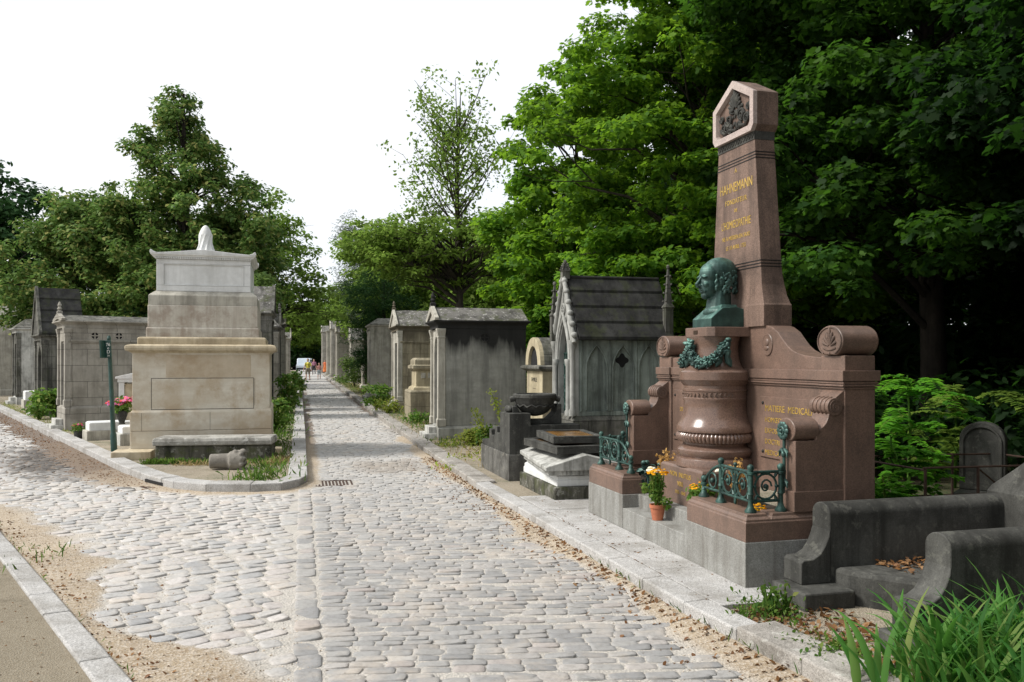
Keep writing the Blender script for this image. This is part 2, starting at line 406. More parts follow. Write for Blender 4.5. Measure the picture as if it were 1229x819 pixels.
M['door_bronze'] = simple('green_bronze_door', (.045, .065, .058), .6, .4, .5)
M['post_green'] = simple('dark_green_paint', (.012, .05, .042), .45, 0, .3)
M['white_paint'] = simple('white_paint', (.75, .76, .74), .5)
M['gold'] = simple('gold_leaf', (.62, .42, .10), .35, .55, .3)
M['terracotta'] = simple('terracotta', (.42, .14, .07), .8)
M['soil'] = simple('dark_soil', (.035, .025, .016), .95, nscale=30, bump=.6)
M['rust_water'] = simple('rusty_standing_water', (.17, .085, .02), .25, 0, .5, nscale=5, bump=.1)
M['plaque'] = simple('small_bronze_plate', (.07, .045, .03), .4, .6)
def bronze():
    t = NT('verdigris_bronze'); co = t.coord(); n = t.noise(7, 6, .7, co)
    col = t.ramp(n, [(.32, (.012, .035, .03)), (.47, (.04, .10, .085)), (.6, (.10, .22, .185)), (.75, (.19, .36, .30))])
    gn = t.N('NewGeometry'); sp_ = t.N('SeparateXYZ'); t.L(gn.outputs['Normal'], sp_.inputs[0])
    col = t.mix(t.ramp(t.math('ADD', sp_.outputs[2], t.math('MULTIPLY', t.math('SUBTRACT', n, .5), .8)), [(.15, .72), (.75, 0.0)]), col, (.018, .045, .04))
    n2 = t.ramp(t.noise(1, 5, .6, t.coord(scale=(22, 22, 3))), [(.5, 0.0), (.7, .55)])
    return t.finish(t.mix(n2, col, (.02, .04, .035)), .5, t.bump(n, .25, .006), .25, .5)
M['bronze'] = bronze()
def bronze_dark():
    t = NT('dark_verdigris_bronze'); co = t.coord(); n = t.noise(16, 6, .7, co)
    col = t.ramp(n, [(.35, (.01, .025, .022)), (.55, (.028, .075, .062)), (.75, (.09, .19, .16))])
    return t.finish(col, .5, t.bump(n, .3, .004), .3, .5)
M['bronze_dark'] = bronze_dark()
M['bark'] = stone('grey_bark', (.05, .042, .033), (.10, .088, .07), dark=(.02, .017, .013), stain=.4, streak=.7, rough=.95, bump=1.0, moss=.3)
M['bark_dark'] = stone('dark_bark', (.022, .019, .015), (.045, .038, .03), dark=(.01, .008, .007), stain=.4, streak=.7, rough=.95, bump=1.0)
M['maple'] = leafmat('maple_leaves', [(0.034, 0.087, 0.011), (0.062, 0.145, 0.016), (0.093, 0.196, 0.018), (0.147, 0.254, 0.026)], (.22, .40, .02), .42)
M['maple_shaded'] = leafmat('shaded_maple_leaves', [(0.005, 0.016, 0.004), (0.008, 0.025, 0.006), (0.013, 0.033, 0.007)], (.05, .15, .015), .3)  # maple leaves with the shade of the wood put into their colour
M['maple_half_shaded'] = leafmat('half_shaded_maple_leaves', [(0.011, 0.035, 0.007), (0.021, 0.056, 0.009), (0.032, 0.078, 0.011), (0.048, 0.104, 0.014)], (.08, .21, .016), .34)  # maple leaves painted partly darker, for the half-shaded tree
M['linden'] = leafmat('linden_leaves', [(0.051, 0.097, 0.025), (0.089, 0.164, 0.037), (0.139, 0.221, 0.053), (0.304, 0.288, 0.091)], (.1, .2, .04), .3)
M['elm'] = leafmat('elm_leaves', [(0.094, 0.161, 0.024), (0.145, 0.228, 0.033), (0.208, 0.288, 0.050)], (.16, .27, .05), .4)
M['pale_leaf'] = leafmat('pale_leaves', [(.07, .13, .04), (.11, .18, .05), (.17, .23, .08)], (.2, .3, .06), .4)
M['yew'] = leafmat('dark_conifer', [(0.013, 0.041, 0.013), (0.023, 0.066, 0.018), (0.040, 0.094, 0.026)], (.03, .08, .02), .2)
M['grey_conifer'] = leafmat('grey_conifer', [(0.065, 0.098, 0.072), (0.104, 0.143, 0.104), (0.156, 0.195, 0.143)], (.1, .14, .08), .3)
M['fern'] = leafmat('bright_pinnate_leaves', [(0.040, 0.136, 0.016), (0.064, 0.192, 0.020), (0.096, 0.240, 0.028)], (.2, .5, .03), .42)
M['weed'] = leafmat('weeds', [(.04, .10, .018), (.07, .15, .025), (.12, .2, .04), (.2, .22, .06)], (.16, .3, .04), .35)
M['weed_yellow'] = leafmat('yellow_weeds', [(.14, .2, .03), (.24, .28, .05), (.32, .32, .08)], (.3, .4, .05), .35)
M['iris'] = leafmat('strap_leaves', [(.022, .08, .016), (.036, .115, .022), (.055, .155, .03), (.085, .18, .04), (.16, .20, .06)], (.12, .35, .04), .3, .35)
M['dead_leaf'] = leafmat('dead_leaves', [(.10, .045, .018), (.18, .09, .035), (.27, .16, .08), (.14, .07, .04)], (.2, .1, .04), .15, .8)
M['straw'] = leafmat('dry_grass', [(.28, .21, .10), (.38, .30, .15), (.45, .38, .2)], (.4, .3, .12), .25)
M['yellow_fl'] = leafmat('yellow_petals', [(.75, .33, .01), (.85, .45, .015), (.9, .55, .03)], (.9, .5, .02), .2)
M['pink_fl'] = leafmat('pink_petals', [(.7, .05, .12), (.8, .15, .3), (.6, .3, .7), (.85, .3, .06), (.8, .02, .05)], (.8, .1, .2), .15)
M['white_fl'] = leafmat('white_petals', [(.7, .68, .55), (.8, .78, .68)], (.8, .8, .6), .2)
M['straw_plume'] = leafmat('tan_plume', [(.42, .25, .08), (.55, .36, .14)], (.5, .3, .1), .25)

# ------------------------------------------------------------------ lines of the plan
RK = [(3.9, -2.2), (2.75, .9), (1.48, 4.35), (1.09, 5.41), (.226, 8.37), (-.456, 10.7), (-1.47, 14.6), (-3.2, 21.6), (-8.5, 43.0), (-19.6, 88.0), (-29.5, 128.0)]
IK = [(-33, 50), (-16.1, 26.7), (-9.42, 17.5), (-5.6, 12.2), (-4.75, 11.15), (-4.25, 10.66), (-3.75, 10.42), (-3.2, 10.40), (-2.85, 10.52), (-2.72, 10.85), (-2.72, 11.3), (-4.6, 18.9), (-14.9, 60), (-21.9, 88), (-32, 128)]
LK = [(2.2, -1.03), (-1.8, 4.085), (-4.69, 7.79), (-12.5, 18.5), (-34, 48)]

def resample(pts, step):
    P = [Vector((p[0], p[1], 0)) for p in pts]; out = [P[0]]
    for a, b in zip(P[:-1], P[1:]):
        n = max(1, int(round((b - a).length / step)))
        for i in range(1, n + 1): out.append(a.lerp(b, i / n))
    return out
def offset(P, d):
    out = []
    for i, p in enumerate(P):
        t = (P[min(i + 1, len(P) - 1)] - P[max(i - 1, 0)]).normalized(); out.append(p + Vector((-t.y, t.x, 0)) * d)
    return out
def kerb(name, pts, side, w, h, mat, step=1.0, s0=0, s1=1e9, rough=0.003):
    """row of kerb stones; side +1 puts them to the left of the travel direction"""
    P = resample(pts, step / 2); A = P; B = offset(P, side * w); mb = MB(); g = random.Random(3); acc = 0
    for i in range(0, len(P) - 1):
        L = (P[i + 1] - P[i]).length; acc += L
        if acc < s0 or acc > s1: continue
        dz = g.uniform(-rough, rough); gap = .004 if (i % 2 == 1) else 0.0
        t = (P[i + 1] - P[i]).normalized() * gap
        a, b, c, d = A[i] , A[i + 1] - t, B[i + 1] - t, B[i]
        z = h + dz
        vs = [(a.x, a.y, -.05), (b.x, b.y, -.05), (c.x, c.y, -.05), (d.x, d.y, -.05), (a.x, a.y, z - .002), (b.x, b.y, z - .002), (c.x, c.y, z + .004), (d.x, d.y, z + .004)]
        mb.add(vs, [(0, 3, 2, 1), (4, 5, 6, 7), (0, 1, 5, 4), (1, 2, 6, 5), (2, 3, 7, 6), (3, 0, 4, 7)])
    o = mb.build(name, mat, bevel=.012, smooth=None); tag(o, kind='structure'); return o

# ------------------------------------------------------------------ ground
t = NT('gravelly_dirt'); co = t.coord(world=True)
n = t.noise(.9, 6, .65, co); col = t.mix(t.ramp(n, [(.35, 0.0), (.65, 1.0)]), (.20, .165, .115), (.33, .28, .205))
col = t.mix(t.ramp(t.noise(1.6, 7, .7, t.coord(world=True, off=(4, 4, 4))), [(.5, 0.0), (.62, .8)]), col, (.085, .095, .035))
v = t.N('TexVoronoi'); v.inputs['Scale'].default_value = 90; t.L(co, v.inputs['Vector'])
col = t.mix(t.ramp(v.outputs['Color'], [(.2, .0), (.9, .55)]), col, (.42, .38, .31))
col = t.mix(t.ramp(t.noise(60, 4, .7, co), [(.55, 0.0), (.7, .6)]), col, (.07, .05, .03))
M['dirt'] = t.finish(col, .95, t.bump(t.math('ADD', t.noise(40, 5, .7, co), v.outputs['Distance']), .7, .015))
t = NT('forest_floor'); co = t.coord(world=True)
col = t.mix(t.ramp(t.noise(1.3, 6, .65, co), [(.4, 0.0), (.6, 1.0)]), (.045, .035, .02), (.04, .06, .018))
col = t.mix(t.ramp(t.noise(25, 5, .7, co), [(.5, 0.0), (.65, .8)]), col, (.12, .07, .03))
M['forest'] = t.finish(col, .95, t.bump(t.noise(30, 5, .7, co), .8, .02))
t = NT('sidewalk_grit'); co = t.coord(world=True)
col = t.mix(t.ramp(t.noise(.8, 7, .7, co), [(.35, 0.0), (.65, 1.0)]), (.15, .122, .08), (.225, .19, .135))
v = t.N('TexVoronoi'); v.inputs['Scale'].default_value = 110; t.L(co, v.inputs['Vector'])
col = t.mix(t.ramp(v.outputs['Color'], [(.3, .0), (1, .6)]), col, (.30, .27, .21))
col = t.mix(t.ramp(t.noise(5, 8, .75, t.coord(world=True, off=(2, 9, 0))), [(.55, 0.0), (.7, .7)]), col, (.10, .085, .055))
M['grit'] = t.finish(col, .95, t.bump(t.math('ADD', t.noise(60, 5, .7, co), v.outputs['Distance']), .6, .01))

def sheet(name, polys, z, mat):
    mb = MB()
    for p in polys: mb.add([(a, b, z) for a, b in p], [tuple(range(len(p)))])
    o = mb.build(name, mat, recalc=False); return tag(o, kind='structure')
sheet('ground', [[(-400, -60), (400, -60), (400, 600), (-400, 600)]], -.06, M['dirt'])
rk = [(p.x, p.y) for p in offset(resample(RK, 2), -.12)]
sheet('verge', [[(90, -8)] + [(rk[0][0] + .01, -8)] + rk + [(90, 135)]], .085, M['dirt']) if False else None
def strip(name, line, off0, off1, z, mat, z1=None):
    P = resample(line, 1.0); A = offset(P, off0); B = offset(P, off1); mb = MB(); vs = []; n = len(P)
    vs = [(a.x, a.y, z) for a in A] + [(b.x, b.y, z if z1 is None else z1) for b in B]
    mb.add(vs, [(i, i + 1, n + i + 1, n + i) for i in range(n - 1)])
    return tag(mb.build(name, mat), kind='structure')
strip('verge', RK, -.12, -4.3, .085, M['dirt'])
strip('woodland_floor', RK, -4.3, -60, .085, M['forest'])
strip('sidewalk', LK, .12, 45, .07, M['grit'])
# island: one polygon between the two lanes
ip = [(p.x, p.y) for p in offset(resample(IK, .5), .12)]
me = bpy.data.meshes.new('island'); bm = bmesh.new(); f = bm.faces.new([bm.verts.new((a, b, .085)) for a, b in ip]); f.normal_update()
if f.normal.z < 0: f.normal_flip()
bmesh.ops.triangulate(bm, faces=bm.faces[:]); bm.to_mesh(me); bm.free(); me.materials.append(M['dirt'])
o = bpy.data.objects.new('island_ground', me); COL.objects.link(o); tag(o, kind='structure')

# kerbs
def plen(pts, k): return sum((Vector(pts[i + 1]) - Vector(pts[i])).length for i in range(k))
sA = plen(RK, 3) - .05; sB = sA + 5.6
kerb('kerb', RK, -1, .27, .125, M['kerb_rough'], 1.1, 0, sA, .008)
kerb('kerb', RK, -1, .18, .11, M['kerb'], 1.3, sA, sB, .001)
kerb('kerb', RK, -1, .26, .12, M['kerb_rough'], 1.0, sB, 1e9, .006)
kerb('kerb', IK, 1, .25, .13, M['kerb'], .9, 0, 1e9, .005)
kerb('kerb', LK, 1, .155, .085, M['kerb'], 1.0, 0, 1e9, .003)

# ------------------------------------------------------------------ sand bed with mounds by the kerbs
def dist_line(X, Y, pts):
    D = np.full(X.shape, 1e9)
    for (a, b) in zip(pts[:-1], pts[1:]):
        ax, ay = a; dx, dy = b[0] - ax, b[1] - ay; L2 = dx * dx + dy * dy
        t = np.clip(((X - ax) * dx + (Y - ay) * dy) / L2, 0, 1); D = np.minimum(D, np.hypot(X - ax - t * dx, Y - ay - t * dy))
    return D
def vnoise(X, Y, s, seed=0):
    r = np.random.default_rng(seed); T = r.random((64, 64))
    x = X / s + 100; y = Y / s + 100; xi = np.floor(x).astype(int); yi = np.floor(y).astype(int); fx = x - xi; fy = y - yi
    fx = fx * fx * (3 - 2 * fx); fy = fy * fy * (3 - 2 * fy); g = lambda a, b: T[a % 64, b % 64]
    return (g(xi, yi) * (1 - fx) + g(xi + 1, yi) * fx) * (1 - fy) + (g(xi, yi + 1) * (1 - fx) + g(xi + 1, yi + 1) * fx) * fy
def fbm(X, Y, s, seed=0): return (vnoise(X, Y, s, seed) + .5 * vnoise(X, Y, s / 2.1, seed + 1) + .25 * vnoise(X, Y, s / 4.3, seed + 2)) / 1.75
def sandz(X, Y):
    n = fbm(X, Y, .9, 5) - .5; dl = dist_line(X, Y, LK); dr = dist_line(X, Y, RK); di = dist_line(X, Y, IK)
    near = np.clip((11 - Y) / 4, 0, 1)
    z = .0113 + .004 * n
    z = z + .030 * np.clip(1.2 - dl / (.34 + .9 * np.clip(n + .1, -1, 1)) , 0, 1) * np.clip((9.5 - Y) / 3 + .35, 0.2, 1)
    z = z + .026 * np.clip(1.1 - dr / (.15 + .42 * n + .06 * near), 0, 1)
    z = z + .022 * np.clip(1.1 - di / (.22 + .38 * ((X < -.33 * Y - .6) & (Y > 10.9)) + .25 * n), 0, 1)
    pt = np.exp(-((X + 1.0) ** 2 + ((Y - 8.6) / 1.6) ** 2) / .5) * .010 * (n > -.1)
    return z + .0025 * (fbm(X, Y, .12, 9) - .5) + pt * 0
gx = np.arange(-9, 3.61, .07); gy = np.arange(-2, 18.01, .07); X, Y = np.meshgrid(gx, gy); Z = sandz(X, Y)
nx, ny = len(gx), len(gy); V = np.stack([X, Y, Z], -1).reshape(-1, 3)
idx = np.arange(nx * ny).reshape(ny, nx); F = np.stack([idx[:-1, :-1], idx[:-1, 1:], idx[1:, 1:], idx[1:, :-1]], -1).reshape(-1, 4)
me = bpy.data.meshes.new('sand_bed'); me.vertices.add(len(V)); me.vertices.foreach_set('co', V.reshape(-1).astype('f')); me.loops.add(F.size); me.loops.foreach_set('vertex_index', F.reshape(-1).astype('i'))
me.polygons.add(len(F)); me.polygons.foreach_set('loop_start', np.arange(0, F.size, 4, dtype='i')); me.polygons.foreach_set('loop_total', np.full(len(F), 4, dtype='i')); me.update(); me.shade_smooth()
t = NT('sandy_grit'); co = t.coord(world=True)
col = t.mix(t.ramp(t.noise(1.1, 6, .65, co), [(.35, 0.0), (.65, 1.0)]), (.33, .315, .285), (.42, .40, .37))
sz_ = t.N('SeparateXYZ'); t.L(co, sz_.inputs[0]); col = t.mix(t.ramp(sz_.outputs[2], [(.0135, 0.0), (.024, .95)]), col, t.mix(t.ramp(t.noise(1.1, 6, .65, co), [(.35, 0.0), (.65, 1.0)]), (.25, .185, .115), (.37, .295, .20)))
v = t.N('TexVoronoi'); v.inputs['Scale'].default_value = 70; t.L(co, v.inputs['Vector'])
col = t.mix(t.ramp(v.outputs['Color'], [(.3, .0), (1, .6)]), col, (.62, .57, .50))
col = t.mix(t.ramp(t.noise(38, 6, .8, co), [(.56, 0.0), (.70, .6)]), col, (.19, .15, .11))
sx = t.N('SeparateXYZ'); t.L(co, sx.inputs[0])
# brown silt lies along the left lane and its kerb
q = t.math('ADD', sx.outputs[1], t.math('MULTIPLY', t.noise(.8, 5, .6, co), 3.0)); lm = t.math('MULTIPLY', t.ramp(t.math('DIVIDE', q, 20.0), [(.60, 0.0), (.70, 1.0)]), t.ramp(t.math('DIVIDE', t.math('SUBTRACT', -3.3, sx.outputs[0]), 4.0, True), [(0, 0.0), (.3, 1.0)]))
col = t.mix(t.math('MULTIPLY', lm, .85), col, (.12, .085, .06))
M['sand'] = t.finish(col, .95, t.bump(t.math('ADD', t.noise(90, 4, .7, co), v.outputs['Distance']), .7, .008))
me.materials.append(M['sand']); o = bpy.data.objects.new('sand_bed', me); COL.objects.link(o); tag(o, kind='structure')
sheet('road_bed', [[(-60, 18.01), (3.6, 18.01), (3.6, 150), (-60, 150)], [(-60, -4), (-9, -4), (-9, 18.01), (-60, 18.01)]], .006, M['sand'])

# ------------------------------------------------------------------ cobblestones
def side(X, Y, pts, left=True):
    """signed distance-like: positive on the left of the polyline's travel"""
    best = np.full(X.shape, 1e9); S = np.zeros(X.shape)
    for (a, b) in zip(pts[:-1], pts[1:]):
        ax, ay = a; dx, dy = b[0] - ax, b[1] - ay; L = math.hypot(dx, dy); t = np.clip(((X - ax) * dx + (Y - ay) * dy) / L ** 2, 0, 1)
        d = np.hypot(X - ax - t * dx, Y - ay - t * dy); s = (dx * (Y - ay) - dy * (X - ax)) / L
        m = d < best - 1e-9; best = np.where(m, d, best); S = np.where(m, np.sign(s) * d, S)
    return S
def interp_x(pts, y):
    ys = [p[1] for p in pts]; xs = [p[0] for p in pts]; return np.interp(y, ys, xs)
def border_x(y):      # seam between the two pavings, then the island's edge
    return np.where(y < 11.2, -.247 * y + .03, interp_x([(-2.72, 11.2), (-4.6, 18.9), (-14.9, 60), (-21.9, 88), (-32, 128)], y))
stones = []   # cx, cy, hx, hy, ang
g = np.random.default_rng(11)
y = 1.6
while y < 75:
    pitch = .082 + .010 * g.random() if y < 26 else .15
    x0 = float(border_x(y)); x = x0 + (.078 if y < 11.2 else .02) + .03 * g.random(); xe = float(interp_x(RK, y)); ang = .05 + .012 * g.normal()
    while x < xe + .2:
        l = (.125 + .085 * g.random()) * (1 if y < 26 else 1.4); dx = x + l / 2 - x0
        stones.append((x + l / 2, y + dx * math.tan(ang), l / 2 - .002 - .002 * g.random(), pitch / 2 - .002 - .002 * g.random(), ang + .02 * g.normal(), 0)); x += l
    y += pitch
y = 1.6
while y < 11:
    l = .17 + .08 * g.random(); stones.append((float(border_x(y + l / 2)), y + l / 2, .075, l / 2 - .008, math.atan(.247), 1)); y += l
a0 = math.atan2(.588, .809); e2 = np.array([.809, .588]); e1 = np.array([-.588, .809]); O = np.array([-1.8, 4.085])
s = -3.0
while s < 50:
    pitch = .132 + .03 * g.random(); q = -.2 + .1 * g.random()
    while q < (2.6 if s > 13 else 9):
        l = .14 + .085 * g.random(); bend = .03 * math.sin(q * 1.3 + s)
        c = O + e1 * (s + bend + .008 * g.normal()) + e2 * (q + l / 2)
        stones.append((c[0], c[1], l / 2 - .006 - .006 * g.random(), pitch / 2 - .005 - .005 * g.random(), a0 + .05 * g.normal(), 2)); q += l
    s += pitch
S = np.array(stones); X, Y = S[:, 0], S[:, 1]
sr = -side(X, Y, RK); si = side(X, Y, IK); sl = side(X, Y, LK)
ok = (sr < -.05) & (si < -.04) & (sl < -.05) & ~((S[:, 5] == 2) & (X > border_x(Y) - .135)) & (Y > 1.6) & (Y < 75)
ok &= ~((S[:, 5] == 0) & (X < border_x(Y) + .08))
# the drain by the island's corner
DR = (-2.36, 11.25); ok &= ~((np.abs(X - DR[0]) < .26) & (np.abs(Y - DR[1]) < .30))
S = S[ok]
X, Y = S[:, 0], S[:, 1]; sz = sandz(X, Y); top = np.where(S[:, 5] == 2, .019, .018) + .0022 * g.normal(size=len(S))
keep = top > sz + .0015; S = S[keep]; top = top[keep]; n = len(S)
k = 10; th = (np.arange(k) + .5) / k * 2 * np.pi
ex = np.where(S[:, 5] == 2, .52, .32)[:, None]
cs, sn = np.cos(th)[None], np.sin(th)[None]
ux = np.sign(cs) * np.abs(cs) ** ex * (1 + .04 * g.normal(size=(n, k))); uy = np.sign(sn) * np.abs(sn) ** ex * (1 + .05 * g.normal(size=(n, k)))
rings = []
tl = .05 * g.normal(size=(n, 2))
for sc, dz in ((1.0, -.03), (1.0, -.004), (.955, -.0008), (.66, .0006)):
    px = ux * S[:, 2:3] * sc; py = uy * S[:, 3:4] * sc
    ca, sa = np.cos(S[:, 4:5]), np.sin(S[:, 4:5])
    rings.append(np.stack([S[:, 0:1] + px * ca - py * sa, S[:, 1:2] + px * sa + py * ca, top[:, None] + dz + (0 if dz < -.02 else 1) * (px * tl[:, :1] + py * tl[:, 1:] )], -1))
V = np.stack(rings, 1).reshape(-1, 3); nr = 4
fs = []
base = (np.arange(n) * nr * k)[:, None]
quads = []
for r_ in range(nr - 1):
    for j in range(k): quads.append((r_ * k + j, r_ * k + (j + 1) % k, (r_ + 1) * k + (j + 1) % k, (r_ + 1) * k + j))
Q = (base[:, None] + np.array(quads)[None]).reshape(n, -1); C = base + (nr - 1) * k + np.arange(k)[None]
loops = np.concatenate([Q, C], 1).reshape(-1); per = np.array([4] * len(quads) + [k]); tot = np.tile(per, n); start = np.concatenate([[0], np.cumsum(tot)[:-1]])
me = bpy.data.meshes.new('cobblestone_road'); me.vertices.add(len(V)); me.vertices.foreach_set('co', V.reshape(-1).astype('f')); me.loops.add(len(loops)); me.loops.foreach_set('vertex_index', loops.astype('i'))
me.polygons.add(len(tot)); me.polygons.foreach_set('loop_start', start.astype('i')); me.polygons.foreach_set('loop_total', tot.astype('i')); me.update(); me.validate(); me.shade_smooth()
kind_attr = me.attributes.new('leftpart', 'FLOAT', 'POINT'); kind_attr.data.foreach_set('value', np.repeat((S[:, 5] == 2).astype('f'), nr * k))
t = NT('granite_setts'); co = t.coord(world=True); gm = t.N('NewGeometry')
colR = t.ramp(gm.outputs['Random Per Island'], [(0, (.25, .25, .25)), (.3, (.295, .292, .288)), (.6, (.33, .325, .315)), (.9, (.355, .34, .325)), (.96, (.36, .325, .305)), (1, (.42, .41, .39))])
colL = t.ramp(gm.outputs['Random Per Island'], [(0, (.31, .312, .315)), (.25, (.39, .387, .38)), (.7, (.45, .435, .415)), (.92, (.46, .425, .405)), (1, (.52, .51, .49))])
at = t.N('Attribute'); at.attribute_name = 'leftpart'
col = t.mix(at.outputs['Fac'], colR, colL)
sx = t.N('SeparateXYZ'); t.L(co, sx.inputs[0])
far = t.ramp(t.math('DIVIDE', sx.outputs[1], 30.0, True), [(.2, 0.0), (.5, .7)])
col = t.mix(far, col, (.50, .49, .47))  # setts painted paler with distance, carrying the brighter light on the road
col = t.mix(t.ramp(t.noise(30, 5, .7, co), [(.45, 0.0), (.7, .45)]), col, (.15, .14, .125))
col = t.mix(t.ramp(t.noise(2.2, 6, .7, co), [(.5, 0.0), (.7, .5)]), col, (.55, .47, .38))
# dark damp stain on the left lane
def blob(cx_, cy_, rx, ry, rot, amt, colr, col):
    m = t.N('Mapping'); m.vector_type = 'TEXTURE'; m.inputs['Location'].default_value = (cx_, cy_, 0); m.inputs['Rotation'].default_value = (0, 0, rot); m.inputs['Scale'].default_value = (rx, ry, 1e3); t.L(co, m.inputs[0])
    l = t.N('VectorMath', operation='LENGTH'); t.L(m.outputs[0], l.inputs[0])
    d = t.math('ADD', l.outputs['Value'], t.math('MULTIPLY', t.math('SUBTRACT', t.noise(1.6, 7, .75, co), .5), 2.2))
    return t.mix(t.ramp(d, [(.5, amt), (1.15, 0.0)]), col, colr)
col = blob(-7.3, 13.9, 3.3, 1.25, R(-52), .88, (.07, .062, .055), col)
col = blob(-5.0, 11.4, 1.2, .5, R(-40), .85, (.09, .08, .07), col)
col = blob(-1.9, 13.0, .75, 1.0, 0, .55, (.24, .20, .16), col)
col = blob(-2.6, 20, .5, 3.0, R(14), .5, (.25, .22, .19), col)
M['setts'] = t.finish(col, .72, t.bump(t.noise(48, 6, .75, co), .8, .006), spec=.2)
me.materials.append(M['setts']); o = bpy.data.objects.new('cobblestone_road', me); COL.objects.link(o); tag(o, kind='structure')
print('setts', n)
strip_pts = [(p[0], p[1]) for p in [(-18.60, 75), (-21.9, 88), (-32.0, 128), (-37, 148)]]
mb = MB(); rr_ = [(-16.3, 75), (-19.6, 88), (-29.5, 128), (-34.5, 148)]; mb.add([(x, y, .014) for x, y in strip_pts] + [(x, y, .014) for x, y in rr_], [(i, 4 + i, 5 + i, i + 1) for i in range(3)])
o = mb.build('far_road', M['setts']); tag(o, kind='structure')
# paving slabs in front of the monument
uu = Vector((-.265, .964)); vv = Vector((.964, .265)); P0 = Vector((1.57, 5.72))
def UV(u, v): p = P0 + uu * u + vv * v; return (p.x, p.y)
mb = MB(); g2 = random.Random(2)
segs = [(-.32, .62), (.625, 1.55), (1.555, 2.4), (2.405, 3.2), (3.205, 4.1)]
for (a, b) in segs:
    q = [UV(a, -.362 - .013 * a), UV(b, -.362 - .013 * b), UV(b, .35), UV(a, .35)]
    mb.prism([q[0], q[3], q[2], q[1]], 'z', .02, .112 + g2.uniform(-.002, .002))
o = mb.build('pavement', M['kerb'], bevel=.004); tag(o, kind='structure')
# ================================================================== the granite monument (local x to the right seen from the road, y into depth)
RZ = math.atan2(-.964, .265)
MO = P0 + uu * 1.5
mon = empty('granite_monument', (MO.x, MO.y, .11), RZ, 'tall pink granite tomb monument with obelisk, column and bronze railings', 'monument')
Z0 = -.11     # so that the heights below are world heights
def B(): 
    m = MB(); m.M = Matrix.Translation((0, 0, Z0)); return m
# grey granite base with two steps
b = B()
b.prism([(-1.5, 0), (-.62, 0), (-.62, .16), (.60, .16), (.60, 0), (1.5, 0), (1.5, 1.02), (-1.5, 1.02)], 'z', .112, .416)
b.build('granite_base', M['grey_granite'], mon, bevel=.005)
b = B(); b.box(-.618, .598, .002, .162, .112, .297); b.build('step', M['grey_granite'], mon, bevel=.005)
# plinths
for sx in (1, -1):
    b = B()
    def X2(a, c): return (min(sx * a, sx * c), max(sx * a, sx * c))
    def ring(a, c, y0, y1, ins): 
        p, q = X2(a, c); return (p + ins, q - ins, y0 + ins, y1 - ins)
    for (a, c, y0, y1) in ((.64, 1.495, .006, .21), (1.29, 1.494, .2, 1.015)):
        r = lambda i, z: (*ring(a, c, y0, y1 if y1 < .5 else y1 + i, i), z)
        b.loft([r(0, .416), r(0, .545), r(.006, .553), r(.006, .565), r(.022, .582), r(.026, .60)])
    b.build('plinth', M['pink'], mon, bevel=.003)
    b = B(); p, q = X2(.66, 1.31); b.box(p, q, .19, .74, .40, .50); b.build('planting_bed', M['soil'], mon)
# rear wall with curved shoulders
def cr(side):
    pr = [(.46, 1.93), (.50, 1.928), (.56, 1.912), (.64, 1.872), (.71, 1.81), (.77, 1.762), (.83, 1.727), (.90, 1.703), (1.0, 1.683), (1.12, 1.672), (1.24, 1.668)]
    return [(side * x, z) for x, z in pr]
b = B()
poly = [(-1.24, .60)] + cr(-1)[::-1] + cr(1) + [(1.24, .60)]
b.prism(poly, 'y', .80, 1.012)
b.build('wall', M['pink'], mon, bevel=.006)
b = B()
for sx in (1, -1):
    p0, p1 = sorted((sx * 1.226, sx * 1.497))
    b.loft([(p0, p1, .78, 1.03, .60), (p0, p1, .78, 1.03, 1.68)])
b.each('pier', M['pink'], mon, bevel=.006)
b = B()   # entablature band across wall and piers
for (o1, z0, z1) in ((.030, 1.500, 1.575), (.020, 1.480, 1.497), (.026, 1.462, 1.477), (.014, 1.445, 1.459)):
    b.box(-1.228, 1.228, .80 - o1, .81, z0, z1)
    for sx in (1, -1):
        p0, p1 = sorted((sx * 1.2255, sx * 1.4975)); b.box(p0 - o1 * .7, p1 + o1 * .7, .78 - o1 - .002, 1.03 + o1, z0, z1 - .001)
b.build('cornice', M['pink'], mon, bevel=.004)
b = B()
b.box(-1.228, 1.228, .785, .81, .60, .742); b.build('wall_base', M['pink'], mon, bevel=.006)
